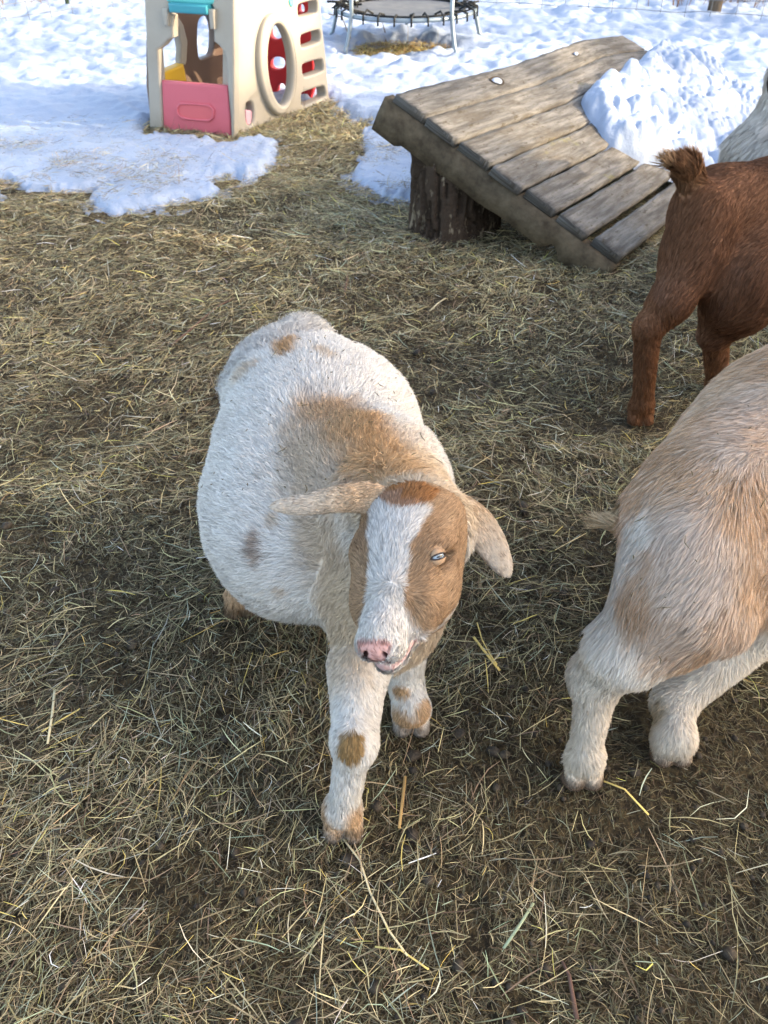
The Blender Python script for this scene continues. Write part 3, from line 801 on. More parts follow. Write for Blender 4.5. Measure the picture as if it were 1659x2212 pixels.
def build_ground():
    X, Y = fan(-900, 2600, 9, .12, 3.0, 1.011)
    Xb, Yb = fan(-900, 2600, 9, 3.0, 90, 1.02)
    X = np.concatenate([X[:-1] if 0 else X, Xb[1:]]); Y = np.concatenate([Y, Yb[1:]])
    o_ = np.argsort(Y[:, 0]); X, Y = X[o_], Y[o_]
    P = np.stack([X, Y], -1); Z = ground_z(P)
    cl = np.clip(fbm(P, 22, 71, 3), 0, 1); Z = Z + .016 * cl * (Y < 4)                     # clods
    Z = np.where(Y > 12, 0, Z) - .006
    np_mesh('ground', np.stack([X, Y, Z], -1).reshape(-1, 3), [grid_faces(*X.shape)], M_dirt)['kind'] = 'structure'
    # wide sheet to the horizon
    mb = MB(); mb.add([(-300, -120, -.25), (300, -120, -.25), (300, 400, -.25), (-300, 400, -.25)], [(0, 1, 2, 3)])
    o = mb.build('terrain', M_snow); o['kind'] = 'structure'
def snow_z(P):
    """surface of the snow where it lies"""
    Y = P[..., 1]
    far = sstep(4.5, 8, Y)
    a = .035 * fbm(P, 1.1, 101, 3) + (.014 + .052 * far) * fbm(P * np.array((1, 1.)), 6.5, 102, 3) + .010 * np.abs(fbm(P, 17, 103, 3))
    a = a + .030 * far * -np.clip(fbm(P, 3.2, 104, 2) - .15, 0, 1) * 2
    return a + .05
def build_snow():
    X, Y = fan(-760, 2500, 5, 2.9, 14, 1.0034); Xb, Yb = fan(-760, 2500, 5, 14.01, 80, 1.02)
    X = np.concatenate([X, Xb]); Y = np.concatenate([Y, Yb]); P = np.stack([X, Y], -1)
    m = snow_mask(X, Y).astype(float)
    for _ in range(26):
        for ax in (0, 1):
            m = (np.roll(m, 1, ax) + m * 2 + np.roll(m, -1, ax)) / 4
        m[0] = m[1]; m[:, 0] = m[:, 1]; m[:, -1] = m[:, -2]; m[-1] = 1
    edge = m * (1 - m) * 4
    h = sstep(.25, 1.0, m + .42 * edge * fbm(P, 8, 112, 3) + .22 * edge * vnoise(P, 34, 113)) ** 1.35
    # thin, patchy towards the edge, and trodden bits of hay showing through
    thin = sstep(.25, .6, fbm(P, 6, 110, 3) + .4 * edge - .1) * edge
    Z = ground_z(P) * (Y < 12) + (h - .11) * snow_z(P) + .02 * h * fbm(P, 26, 111, 2) * edge - .03 * thin
    Z = np.where(m < .05, -.05, Z)
    keep = m > .03
    V = np.stack([X, Y, Z], -1).reshape(-1, 3); f = grid_faces(*X.shape); f = f[keep.ravel()[f].any(1)]
    used = np.unique(f); re = np.full(len(V), -1); re[used] = np.arange(len(used))
    o = np_mesh('snow', V[used], [re[f]], M_snow); o['kind'] = 'structure'
    return o

HAYC = [((.24, .20, .115), 30), ((.37, .31, .175), 18), ((.165, .155, .095), 24), ((.52, .43, .24), 9), ((.21, .15, .095), 12), ((.28, .30, .225), 11), ((.08, .058, .035), 10), ((.62, .46, .14), 2.2), ((.64, .59, .48), 2)]
def blades(P0, yaw, pitch, L, W, bend, zlift, col, name, rg, K=4):
    n = len(P0); s = np.linspace(-.5, .5, K)
    a = yaw[:, None] + bend[:, None] * s[None] * 2
    dx = np.cos(a); dy = np.sin(a); ds = L[:, None] / (K - 1)
    x = np.cumsum(dx * ds, 1); y = np.cumsum(dy * ds, 1); x -= x.mean(1, keepdims=True); y -= y.mean(1, keepdims=True)
    px = P0[:, 0, None] + x; py = P0[:, 1, None] + y
    gz = ground_z(np.stack([px, py], -1))
    pz = gz + zlift[:, None] + np.tan(pitch)[:, None] * s[None] * L[:, None] + (.12 * L * rg.normal(size=n))[:, None] * (s[None] * 2) ** 2 * .5
    pz = np.maximum(pz, gz + .001)
    pts = np.stack([px, py, pz], -1)
    roll = rg.normal(size=n) * .7
    T = unit(pts[:, -1] - pts[:, 0]); S_ = unit(np.cross(T, (0, 0, 1.))); U = np.cross(S_, T)
    side = np.cos(roll)[:, None] * S_ + np.sin(roll)[:, None] * U; Nn = -np.sin(roll)[:, None] * S_ + np.cos(roll)[:, None] * U
    w = np.array([.55] + [1.] * (K - 2) + [.45])
    V = np.empty((n, 2 * K, 3))
    for k in range(K):
        V[:, 2 * k] = pts[:, k] - side * (W * w[k] * .5)[:, None]; V[:, 2 * k + 1] = pts[:, k] + side * (W * w[k] * .5)[:, None]
    base = np.arange(n)[:, None] * 2 * K
    f = np.concatenate([base + np.array([2 * k, 2 * k + 1, 2 * k + 3, 2 * k + 2]) for k in range(K - 1)])
    fn = unit(Nn * .7 + np.array((0, 0, .5)))
    return np_mesh(name, V.reshape(-1, 3), [f], M_hay, colors=np.repeat(col, 2 * K, 0), normals=np.repeat(fn, 2 * K, 0), smooth=False)
def pick_col(n, rg):
    w = np.array([c[1] for c in HAYC]); w = w / w.sum(); c = np.array([c[0] for c in HAYC])[rg.choice(len(HAYC), n, p=w)]
    return np.clip(c * (1 + .22 * rg.normal(size=(n, 1))) * (1 + .05 * rg.normal(size=(n, 3))), .01, .8)
def build_hay():
    rg = np.random.default_rng(77)
    n0 = 950000
    Y = np.sqrt(rg.random(n0)) * 5.4; Y = np.where(rg.random(n0) < .25, rg.random(n0) * 2.0 + .02, Y)
    u = rg.random(n0) * 2480 - 330; X = (u - 829.5) / F * (Y * CP + CAM_H * SP)
    P = np.stack([X, Y], -1)
    big = fbm(P, 1.6, 201, 3)
    dens = np.clip(.62 + .55 * big + .38 * sstep(1.0, 2.2, Y), .34, 1)
    dens = dens * np.clip(.9 + 1.0 * fbm(P, 9, 202, 2), .25, 1)
    m = np.zeros(n0, bool); fy = Y > 2.8; m[fy] = snow_mask(X[fy], Y[fy])
    dens = np.where(m, .02 + .16 * (fbm(P, 3.5, 203, 3) > .12) * (Y < 4.9), dens)
    k = rg.random(n0) < dens; P = P[k]; m = m[k]; n = len(P); big = big[k]; Y = P[:, 1]
    far = sstep(1.2, 2.9, Y)
    top = rg.random(n) < (.14 + .25 * far + .14 * np.clip(big * 2, -1, 1))                 # stalks lying on top of the trodden litter
    kind = rg.random(n)
    L = np.where(top, np.where(kind < .80, rg.uniform(.014, .048, n), rg.uniform(.045, .12, n)), rg.uniform(.006, .030, n))
    W = np.where(top, np.where(kind < .80, rg.uniform(.0006, .0014, n), rg.uniform(.0008, .0023, n)), rg.uniform(.0007, .0018, n))
    W = W * (1 + .25 * sstep(1.5, 3.5, Y))
    sw = 3.0 * fbm(P, 1.3, 204, 2)
    yaw = rg.random(n) * math.pi * 2; g = rg.random(n) < .30; yaw[g] = (sw + rg.normal(size=n) * .5)[g]
    pitch = rg.normal(size=n) * .15 + np.where(rg.random(n) < .03, rg.uniform(-.6, .6, n), 0)
    bend = rg.normal(size=n) * np.where(rg.random(n) < .25, .75, .14)
    z = np.where(top, .006 + rg.random(n) * .012, rg.random(n) * .007) + .0015 + .008 * far * rg.random(n) + np.where(m, .055, 0)
    col = pick_col(n, rg)
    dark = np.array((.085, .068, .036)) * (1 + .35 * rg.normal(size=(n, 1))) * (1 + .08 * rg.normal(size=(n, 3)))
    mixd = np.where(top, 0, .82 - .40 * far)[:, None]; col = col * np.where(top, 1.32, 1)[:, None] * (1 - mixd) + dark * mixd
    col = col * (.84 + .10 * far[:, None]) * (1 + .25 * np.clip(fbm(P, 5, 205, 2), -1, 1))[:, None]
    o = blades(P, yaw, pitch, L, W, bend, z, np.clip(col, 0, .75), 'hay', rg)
    tag(o, 'trampled olive and straw coloured hay strewn over the dark yard soil', 'hay', None, 'stuff')
    # hay and dead grass under the trampoline and round the playhouse
    rg = np.random.default_rng(78); n1 = 60000
    Yf = rg.uniform(5.0, 8.9, n1); uf = rg.uniform(250, 1050, n1); Xf = (uf - 829.5) / F * (Yf * CP + CAM_H * SP)
    m = ~snow_mask(Xf, Yf); Pf = np.stack([Xf, Yf], -1)[m]; n = len(Pf)
    c = pick_col(n, rg) * 1.35; c = c * np.where(Pf[:, 1:2] > 7, np.array((1.3, 1.12, .85)), 1)
    o = blades(Pf, rg.random(n) * 6.28, rg.normal(size=n) * .35, rg.uniform(.03, .09, n), rg.uniform(.002, .004, n), rg.normal(size=n) * .4, rg.random(n) * .02 + .004, np.clip(c, 0, .7), 'dead_grass', rg)
    tag(o, 'dry straw coloured grass in the thawed patch below the trampoline and along the playhouse', 'dead grass', None, 'stuff')
    # droppings and clods
    rg = np.random.default_rng(79); n = 900; V = []; f = []; ico = []
    th = np.linspace(0, math.pi, 6); ph = np.arange(8) / 8 * 6.283
    sph = np.array([(math.sin(t) * math.cos(p), math.sin(t) * math.sin(p), math.cos(t)) for t in th for p in ph]); ff = grid_faces(6, 8, True)
    mb = MB()
    for i in range(n):
        yy = rg.uniform(.1, 2.6); xx = (rg.uniform(-100, 1750) - 829.5) / F * (yy * CP + CAM_H * SP)
        r = rg.uniform(.0035, .0075) * (1 if rg.random() < .8 else 1.9); s_ = sph * (1 + .25 * vnoise(sph + i * 3.1, 1.6, 4))[:, None] * np.array((r, r * rg.uniform(.8, 1.4), r * .8))
        a = rg.random() * 6.28; s_ = s_ @ np.array(((math.cos(a), math.sin(a), 0), (-math.sin(a), math.cos(a), 0), (0, 0, 1)))
        z = float(ground_z(np.array((xx, yy)))) + .006; mb.add(s_ + np.array((xx, yy, z)), ff)
    o = mb.build('droppings', mat('dung', (.022, .017, .013), .7, .3, bump=(300, .6, .002), vary=(40, (.06, .045, .03), .45, .6)))
    tag(o, 'dark droppings and crumbs of mud scattered in the trampled hay', 'droppings', None, 'stuff')

# ================================================================== wooden ramp and stump
def build_ramp():
    Pf = [A(852, 201, 3.60), A(1000, 165, 4.05), A(1100, 140, 4.45), A(1200, 106, 4.95), A(1262, 85, 5.25), A(1345, 76, 5.55)]
    Pf = np.array(Pf)
    def C0(t):
        x = t * (len(Pf) - 1); i = min(int(x), len(Pf) - 2); fr = x - i
        p0, p1, p2, p3 = Pf[max(i - 1, 0)], Pf[i], Pf[i + 1], Pf[min(i + 2, len(Pf) - 1)]
        return .5 * (2 * p1 + (p2 - p0) * fr + (2 * p0 - 5 * p1 + 4 * p2 - p3) * fr ** 2 + (-p0 + 3 * p1 - 3 * p2 + p3) * fr ** 3)
    P0 = Pf[0]; Pe = G(1343, 566, .085); R0 = Pe - P0
    R1 = np.array((1.02, -.25, -.50))
    up0 = unit(np.cross(R0, Pf[1] - Pf[0])); up0 = up0 if up0[2] > 0 else -up0
    def Sf(w, t): return C0(t) + w * (R0 * (1 - t) + R1 * t)
    def nrm(w, t):
        a = Sf(w + .01, t) - Sf(w, t); b = Sf(w, min(t + .01, 1)) - Sf(w, max(t - .01, 0)); n = unit(np.cross(a, b)); return n if n[2] > 0 else -n
    root = empty('wooden_ramp', (P0[0], P0[1], 0), 'sloping platform of seven weathered grey planks on a log stump, half under snow', 'wooden ramp')
    rg = np.random.default_rng(4)
    mw = bpy.data.materials.new('weathered_wood'); mw.use_nodes = True; n = mw.node_tree.nodes; L = mw.node_tree.links; p = n['Principled BSDF']
    p.inputs['Roughness'].default_value = .8; p.inputs['Specular IOR Level'].default_value = .2
    at = n.new('ShaderNodeAttribute'); at.attribute_name = 'coat'
    mp = n.new('ShaderNodeMapping'); mp.inputs['Scale'].default_value = (1, 1, 1); L.new(at.outputs['Vector'], mp.inputs[0])
    def nz(sc, lo, hi, stretch):
        m_ = n.new('ShaderNodeMapping'); m_.inputs['Scale'].default_value = stretch; L.new(at.outputs['Vector'], m_.inputs[0])
        x = n.new('ShaderNodeTexNoise'); x.inputs['Scale'].default_value = sc; x.inputs['Detail'].default_value = 9; x.inputs['Roughness'].default_value = .7; L.new(m_.outputs[0], x.inputs[0])
        r = n.new('ShaderNodeMapRange'); r.inputs[1].default_value = lo; r.inputs[2].default_value = hi; L.new(x.outputs['Fac'], r.inputs[0]); return r.outputs[0]
    def mixc(fac, a, b, mul=1.):
        x = n.new('ShaderNodeMix'); x.data_type = 'RGBA'
        if mul != 1.:
            mm = n.new('ShaderNodeMath'); mm.operation = 'MULTIPLY'; mm.inputs[1].default_value = mul; L.new(fac, mm.inputs[0]); fac = mm.outputs[0]
        L.new(fac, x.inputs[0])
        for i, c in ((6, a), (7, b)):
            if isinstance(c, tuple): x.inputs[i].default_value = (*c, 1)
            else: L.new(c, x.inputs[i])
        return x.outputs[2]
    g = mixc(nz(30, .40, .62, (.12, 1, 1)), (.075, .071, .068), (.205, .20, .195))
    g = mixc(nz(5, .52, .64, (.5, 1, 1)), g, (.08, .068, .055), .7)
    g = mixc(nz(36, .585, .63, (.45, 1, 1)), g, (.06, .05, .035), .85)
    g = mixc(nz(95, .57, .64, (.25, 1, 1)), g, (.10, .085, .06), .7)
    g = mixc(nz(7, .60, .68, (.6, 1, 1)), g, (.19, .18, .06), .5)
    L.new(g, p.inputs['Base Color'])
    bm_ = n.new('ShaderNodeBump'); bm_.inputs['Strength'].default_value = 1.; bm_.inputs['Distance'].default_value = .010
    L.new(nz(45, .2, .8, (.08, 1, 1)), bm_.inputs['Height']); L.new(bm_.outputs[0], p.inputs['Normal'])
    me_ = mat('wood_edge', (.13, .105, .075), .9, .15, vary=(14, (.055, .042, .03), .35, .65, (1, 1, 1)), bump=(60, .8, .006))
    NT = 46
    W = 7.; gaps = [.008, .009, .012, .014, .015, .018, .026]
    for i in range(7):
        w0 = i / W + gaps[i] * .5; w1 = (i + 1) / W - gaps[min(i + 1, 6)] * .5
        t0 = .0 + rg.uniform(-.004, .004) + (.010 if i >= 4 else 0) + (.006 if i == 6 else 0); t1 = 1 - (.0 if i < 1 else .0)
        rows = []; cols = []
        nw = 9
        for a in range(NT):
            t = t0 + (t1 - t0) * a / (NT - 1); ring = []; tc = max(t, 0)
            nn = nrm(w0, tc); N_ = nn
            jag = .004 * vnoise(np.array((t * 60., i * 7., 0)), 1, 9)
            for b in range(nw):
                w = w0 + (w1 - w0) * b / (nw - 1) + (jag if b in (0, nw - 1) else 0) / 1.1
                base = Sf(w, tc) + (Sf(0, .02) - Sf(0, 0)) * min(t, 0) / .02
                rnd = -.0012 if b in (0, nw - 1) else 0
                ring.append(base + N_ * (rnd + .0022 * vnoise(np.array((t * 30, w * 60, 0)), 1, 12) ))
            for b in (nw - 1, 0):
                w = w0 + (w1 - w0) * b / (nw - 1); base = Sf(w, tc) + (Sf(0, .02) - Sf(0, 0)) * min(t, 0) / .02
                ring.append(base - N_ * .036)
            rows.append(ring)
            for b in range(nw + 2): cols.append((t * 2.4 + i * 5.3, (w0 + (w1 - w0) * min(b, nw - 1) / (nw - 1)) * 1.1, i * 3.7))
        V = np.array(rows).reshape(-1, 3); f4 = grid_faces(NT, nw + 2, True); m_ = nw + 2
        mb = MB(); V2 = np.concatenate([V, V[:m_].mean(0)[None], V[-m_:].mean(0)[None]]); nV = len(V)
        f3 = [(nV, (j + 1) % m_, j) for j in range(m_)] + [(nV + 1, (NT - 1) * m_ + j, (NT - 1) * m_ + (j + 1) % m_) for j in range(m_)]
        mb.add(V2, f4, f3); cc = np.array(cols + [cols[0], cols[-1]])
        o = np_mesh('plank', V2, [np.array(f3), f4], mw, colors=cc, smooth=False); child_fix(o, root)
    # side rail under the plank ends, notched like old timber, and the far one
    for nm, t_, wa, wb in (('side_rail', .022, -.03, .995), ('side_rail', .80, -.0, .985)):
        mb = MB(); rows = []; NS = 40
        for a in range(NS):
            w = wa + (wb - wa) * a / (NS - 1); c = Sf(w, t_); nn = nrm(max(w, 0), .05); dt = unit(Sf(w, t_ + .02) - Sf(w, t_))
            h = .128 + .006 * vnoise(np.array((w * 9, t_, 0)), 1, 15)
            if nm and t_ < .1:
                if .30 < w < .50: h += .0
                if w < .10: h += .02
                if .74 < w < .80: h -= .05 * math.sin((w - .74) / .06 * math.pi)
                if w > .93: h -= .02
            h *= 1 - .25 * max(w - .6, 0)
            o0 = c - nn * .0385; e = -.030 + .003 * vnoise(np.array((w * 30, 5, 0)), 1, 3)
            rows.append([o0 + dt * e, o0 + dt * .03, o0 + dt * .03 - nn * h, o0 + dt * (e - .004) - nn * h * .5, o0 + dt * (e + .003) - nn * h][:5])
        V = np.array(rows); V = V[:, [0, 1, 2, 4, 3]].reshape(-1, 3); m_ = 5; f4 = grid_faces(NS, m_, True)
        V[:, 2] = np.maximum(V[:, 2], -.02)
        V2 = np.concatenate([V, V[:m_].mean(0)[None], V[-m_:].mean(0)[None]]); nV = len(V)
        f3 = [(nV, (j + 1) % m_, j) for j in range(m_)] + [(nV + 1, (NS - 1) * m_ + j, (NS - 1) * m_ + (j + 1) % m_) for j in range(m_)]
        o = np_mesh('side_rail', V2, [np.array(f3), f4], me_, smooth=False); child_fix(o, root)
    # knot holes: dark rims with snow packed in them
    mk_ = mat('knot', (.05, .038, .028), .9, .1)
    for (u, v, r, Yg) in ((1073, 177, .05, 4.1), (1243, 119, .028, 4.9)):
        best = min(((np.hypot(*(np.array(proj(Sf(w, t))) - (u, v))), w, t) for w in np.linspace(0, .14, 15) for t in np.linspace(0, 1, 200)), key=lambda x: x[0]); _, w, t = best
        c = Sf(w, t); nn = nrm(w, t); a = unit(Sf(w, t + .01) - Sf(w, t)); b = np.cross(nn, a); mb = MB()
        th = np.arange(16) / 16 * 6.283; rr = r * (1 + .3 * vnoise(np.stack([np.cos(th), np.sin(th), th * 0 + u], -1), 1.4, 5))
        ring = c + nn * .0045 + (np.cos(th) * rr)[:, None] * a + (np.sin(th) * rr * .55)[:, None] * b
        inn = c + nn * .0015 + (np.cos(th) * rr * .75)[:, None] * a + (np.sin(th) * rr * .40)[:, None] * b
        mb.add(np.concatenate([ring, inn]), [(j, (j + 1) % 16, 16 + (j + 1) % 16, 16 + j) for j in range(16)])
        k_ = mb.build('knot_hole', mk_, root)
        mb = MB(); th2 = np.linspace(0, math.pi / 2, 5); Vv = []
        for q in th2:
            rad = np.sin(q); Vv.append(c + nn * (.002 + .010 * math.cos(q)) + (np.cos(th) * rr * .72 * rad)[:, None] * a + (np.sin(th) * rr * .38 * rad)[:, None] * b)
        mb.add(np.concatenate(Vv), grid_faces(5, 16, True)); s_ = mb.build('snow_plug', M_snow2); s_.parent = k_; s_.matrix_parent_inverse = k_.matrix_parent_inverse.copy() if 0 else Matrix.Translation(-Vector(root.location)) @ Matrix.Identity(4) if 0 else Matrix.Identity(4)
    # far supports, under the snow
    for t_, w in ((.8, .25), (.8, .6)):
        c = Sf(w, t_) - np.array((0, 0, .16)); mb = MB(); mb.tube([np.array((c[0], c[1], -.05)), c], .06, 10); mb.build('support_log', me_, root)
    # heap of snow on the far half
    heap = [(1262, 186), (1272, 214), (1296, 236), (1304, 262), (1342, 284), (1378, 306), (1420, 318), (1500, 345), (1760, 470), (1800, 60), (1470, 70), (1402, 99), (1380, 122), (1345, 144), (1300, 160)]
    nu, nv = 440, 330; us = np.linspace(-.05, 2.7, nu); ts = np.linspace(.2, 1.5, nv); base = np.zeros((nu, nv, 3))
    for j, t in enumerate(ts):
        c = C0(min(t, 1)) + (C0(1) - C0(.98)) / .02 * max(t - 1, 0); Rv = R0 * (1 - t) + R1 * t
        base[:, j] = c[None] + us[:, None] * Rv[None]
    base[..., 2] = np.maximum(base[..., 2] * (1 - sstep(1.0, 1.35, ts))[None], .05)
    P2 = base[..., :2]
    U, V_ = proj(base + np.array((0, 0, .075))); U = U + 16 * fbm(P2, 9, 301, 3); V_ = V_ + 10 * fbm(P2, 9, 302, 3)
    m = inpoly(U, V_, heap).astype(float)
    for _ in range(55):
        for ax in (0, 1): m = (np.roll(m, 1, ax) + 2 * m + np.roll(m, -1, ax)) / 4
        m[0] = 0; m[:, 0] = 0
    h = sstep(.22, 1., m + .12 * fbm(P2, 10, 311, 3)) ** .6
    lum = .065 + .05 * fbm(P2, 2.0, 303, 2) + .075 * np.abs(vnoise(P2, 4.5, 304)) + .035 * np.abs(vnoise(P2, 11, 305)) + .026 * np.abs(vnoise(P2, 24, 309)) + .010 * np.abs(vnoise(P2, 55, 310)) + .003 * fbm(P2, 60, 306, 2)
    Z = base[..., 2] + h * lum * .88 - .03 * sstep(.3, 0, h)
    off = .008 * np.stack([fbm(P2, 16, 307, 3), fbm(P2, 16, 308, 3)], -1) * h[..., None]
    V = np.concatenate([P2 + off, Z[..., None]], -1).reshape(-1, 3); f = grid_faces(nu, nv); f = f[(m.ravel()[f] > .12).any(1)]
    used = np.unique(f); re = np.full(len(V), -1); re[used] = np.arange(len(used))
    o = np_mesh('snow_heap', V[used], [re[f]], M_snow2); tag(o, 'lumpy heap of old snow lying on the far end of the platform', 'snow heap', None, 'stuff')
    # log stump
    cs = (G(893, 505) + G(1060, 535)) / 2; r = .175; c = cs + np.array((-.01, .10, 0))
    top = float(Sf(.30, .08)[2]) + .03
    nz_, ns = 70, 120; th = np.arange(ns) / ns * 6.283; zz = np.linspace(-.04, 1, nz_); V = []
    sl = Sf(.28, .06)
    ztop = lambda x, y: np.minimum(sl[2] - .13 + .0 * x, 9) + (x - sl[0]) * (R0[2] / R0[0])
    for z in zz:
        x = c[0] + r * np.cos(th) * 1.0; y = c[1] + r * np.sin(th)
        zt = np.clip(ztop(x, y), .12, None); zc = z * zt
        q = np.stack([np.cos(th) * 3.2, np.sin(th) * 3.2, zc * 5], -1)
        rid = np.abs(fbm(q * np.array((1, 1, .4)), 1.9, 400, 3)); rid2 = fbm(q, 5, 410, 2)
        rr = r * (1 + .05 * fbm(np.stack([np.cos(th), np.sin(th), zc], -1), 1.2, 420, 2)) - .020 * (rid < .10) * 1. - .012 * sstep(.25, 0, rid) + .006 * rid2 + .03 * np.exp(-np.maximum(zc, 0) / .06) * .5
        V.append(np.stack([c[0] + rr * np.cos(th), c[1] + rr * np.sin(th), zc], -1))
    V = np.concatenate(V); f4 = grid_faces(nz_, ns, True); nV = len(V); V = np.concatenate([V, V[-ns:].mean(0)[None]])
    f3 = np.array([(nV, (nz_ - 1) * ns + j, (nz_ - 1) * ns + (j + 1) % ns) for j in range(ns)])
    mbk = mat('bark', (.050, .036, .028), .95, .1, vary=(26, (.20, .165, .125), .57, .64, (1, 1, .35)), bump=(70, 1., .008))
    o = np_mesh('tree_stump', V, [f3, f4], mbk, smooth=False); tag(o, 'dark barked upright log stump holding up the platform', 'tree stump')
    # block of wood beside it
    mb = MB(); b0_ = A(1028, 470, 3.55)
    mb.tube([np.array((b0_[0] + .04, 3.72, -.02)), np.array((b0_[0] + .03, 3.72, .27))], [.10, .095], 14); o = mb.build('log_block', mbk); tag(o, 'short dark log wedged under the platform behind the stump', 'log')
    return Sf, nrm

# ================================================================== playhouse
def panel(name, P0, P1, out, holes, thick, m, parent, bevel=.014, off=0., nrm_out=None, res=1):
    """upright plastic panel through ground points P0-P1; outlines in picture points, turned into metres on that plane"""
    P0 = np.array(P0, float); P1 = np.array(P1, float); ex = unit(P1 - P0); n = np.array((ex[1], -ex[0], 0.))
    if n @ (np.array((0, 0, 0)) - P0) < 0: n = -n
    o3 = np.array((0, 0, CAM_H))
    def loc(u, v):
        d = np.array(ray(u, v)); t = ((P0 + n * off - o3) @ n) / (d @ n); q = o3 + d * t - P0; return (q @ ex, q[2])
    def conv(pl): return [loc(u, v) if not callable(u) else None for u, v in pl]
    cu = bpy.data.curves.new(name, 'CURVE'); cu.dimensions = '2D'; cu.fill_mode = 'BOTH'
    def sp(pts):
        s_ = cu.splines.new('POLY'); s_.points.add(len(pts) - 1)
        for i, (x, y) in enumerate(pts): s_.points[i].co = (x, y, 0, 1)
        s_.use_cyclic_u = True
    def rnd(pts, k=2):
        p = np.array(pts, float)
        for _ in range(k):
            q = np.roll(p, -1, 0); p = np.stack([.75 * p + .25 * q, .25 * p + .75 * q], 1).reshape(-1, 2)
        return p
    sp(out if isinstance(out, np.ndarray) else conv(out))
    for h in holes: sp(rnd(h if isinstance(h, np.ndarray) else conv(h)))
    cu.extrude = thick / 2 - bevel; cu.bevel_depth = bevel; cu.bevel_resolution = 3; cu.offset = -bevel
    o = bpy.data.objects.new(name, cu); COL.objects.link(o)
    dg = bpy.context.evaluated_depsgraph_get(); me = bpy.data.meshes.new_from_object(o.evaluated_get(dg)); bpy.data.objects.remove(o)
    o = bpy.data.objects.new(name, me); COL.objects.link(o); me.materials.clear(); me.materials.append(m)
    zz = np.cross(ex, (0, 0, 1.)); zz = zz if zz @ n > 0 else zz
    M = Matrix(((ex[0], 0, zz[0], 0), (ex[1], 0, zz[1], 0), (0, 1, 0, 0), (0, 0, 0, 1)))
    sg = 1 if zz @ n > 0 else -1
    cpos = P0 + n * (off - thick / 2)
    me.transform(Matrix.Translation(Vector(cpos)) @ M)
    if sg < 0: pass
    me.polygons.foreach_set('use_smooth', np.ones(len(me.polygons), bool))
    wn = o.modifiers.new('e', 'EDGE_SPLIT'); wn.split_angle = R(50)
    child_fix(o, parent)
    return o, loc, (P0, ex, n)
def build_playhouse():
    zu = lambda L_: [(265.4 + .3 * x, .3 * y) for x, y in L_]
    CL, CC, CR = G(325, 285), G(497, 303), G(715, 225)
    CL[2] = CC[2] = CR[2] = 0
    CB = CL + CR - CC
    ctr = (CL + CR) / 2
    root = empty('playhouse', tuple(ctr), 'faded beige plastic climbing playhouse with pink door and round porthole, standing in the snow', 'playhouse')
    pl = lambda n_, c, c2=None: mat(n_, c, .45, .35, bump=(300, .12, .002), vary=(3, c2 or tuple(x * .82 for x in c), .45, .75))
    m_b = pl('beige_plastic', (.35, .33, .295), (.29, .27, .235)); m_p = pl('pink_plastic', (.58, .13, .17), (.50, .10, .13)); m_p2 = pl('pink_recess', (.62, .13, .15))
    m_t = pl('teal_plastic', (.03, .28, .36)); m_r = pl('red_plastic', (.62, .03, .035)); m_y = pl('yellow_plastic', (.72, .42, .04)); m_br = pl('brown_plastic', (.13, .085, .07))
    m_lp = pl('light_pink_plastic', (.70, .38, .46)); m_tl = pl('turquoise_plastic', (.10, .50, .50))
    H_ = 1.32
    # front panel with the doorway
    fr_out = zu([(150, -420), (150, 0), (165, 300), (180, 620), (190, 945), (285, 962), (285, 940), (268, 600), (250, 360), (292, 330), (325, 290), (360, 272), (358, 115), (330, 100), (325, -60), (640, -60), (640, 40),
                 (648, 60), (652, 300), (690, 330), (725, 375), (742, 430), (752, 620), (786, 1010), (800, 1008), (800, -420)])
    panel('front_wall', CL, CC, fr_out, [], .07, m_b, root)
    for cx, y0, y1 in ((632, 70, 212), (300, 60, 190)):
        panel('door_clip', CL, CC, zu([(cx - 22, y0), (cx + 22, y0), (cx + 24, y1), (cx - 6, y1)]), [], .05, m_b, root, .010, .035)
    d, loc, fr = panel('door', CL, CC, zu([(276, 582), (750, 622), (784, 1006), (292, 965)]), [], .045, m_p, root, .012, -.012)
    ring = [(405, 738), (620, 752), (655, 790), (652, 850), (620, 880), (430, 862), (385, 830), (378, 775)]
    ro, _, _ = panel('door_recess', CL, CC, zu(ring), [zu([(415, 752), (612, 766), (640, 795), (638, 845), (612, 866), (436, 850), (398, 824), (392, 782)])], .016, m_p, root, .006, .0)
    rp_, _, _ = panel('door_recess_face', CL, CC, zu([(415, 750), (614, 764), (642, 795), (640, 846), (612, 868), (434, 852), (396, 824), (390, 780)]), [], .012, m_p2, root, .002, -.0085)
    panel('slide_edge', CL, CC, zu([(320, 22), (598, 40), (604, 108), (560, 108), (330, 92)]), [], .10, m_t, root, .012, .05)
    panel('slide_top', CL, CC, zu([(300, -70), (690, -60), (690, 30), (600, 36), (320, 16), (300, 8)]), [], .05, m_tl, root, .012, .0)
    # side wall with porthole and slots
    so_ = zu([(800, -420), (1392, -420), (1425, 0), (1440, 200), (1465, 400), (1480, 600), (1496, 790), (1300, 880), (1100, 970), (950, 995), (786, 1008)])
    th = np.arange(28) / 28 * 6.283
    def oval(cx, cy, rx, ry, tilt=.06): return zu([(cx + rx * math.cos(a) + tilt * ry * math.sin(a), cy + ry * math.sin(a)) for a in th])
    slots = [zu([(1262, 45), (1275, 28), (1385, 0), (1402, 8), (1406, 82), (1392, 98), (1285, 126), (1266, 118)]), zu([(1282, 262), (1296, 248), (1405, 214), (1420, 224), (1427, 288), (1412, 306), (1302, 346), (1284, 336)]),
             zu([(1292, 474), (1306, 458), (1424, 424), (1440, 434), (1448, 500), (1432, 516), (1318, 556), (1300, 546)]), zu([(1286, 680), (1300, 664), (1440, 618), (1456, 628), (1464, 688), (1450, 702), (1308, 768), (1290, 758)])]
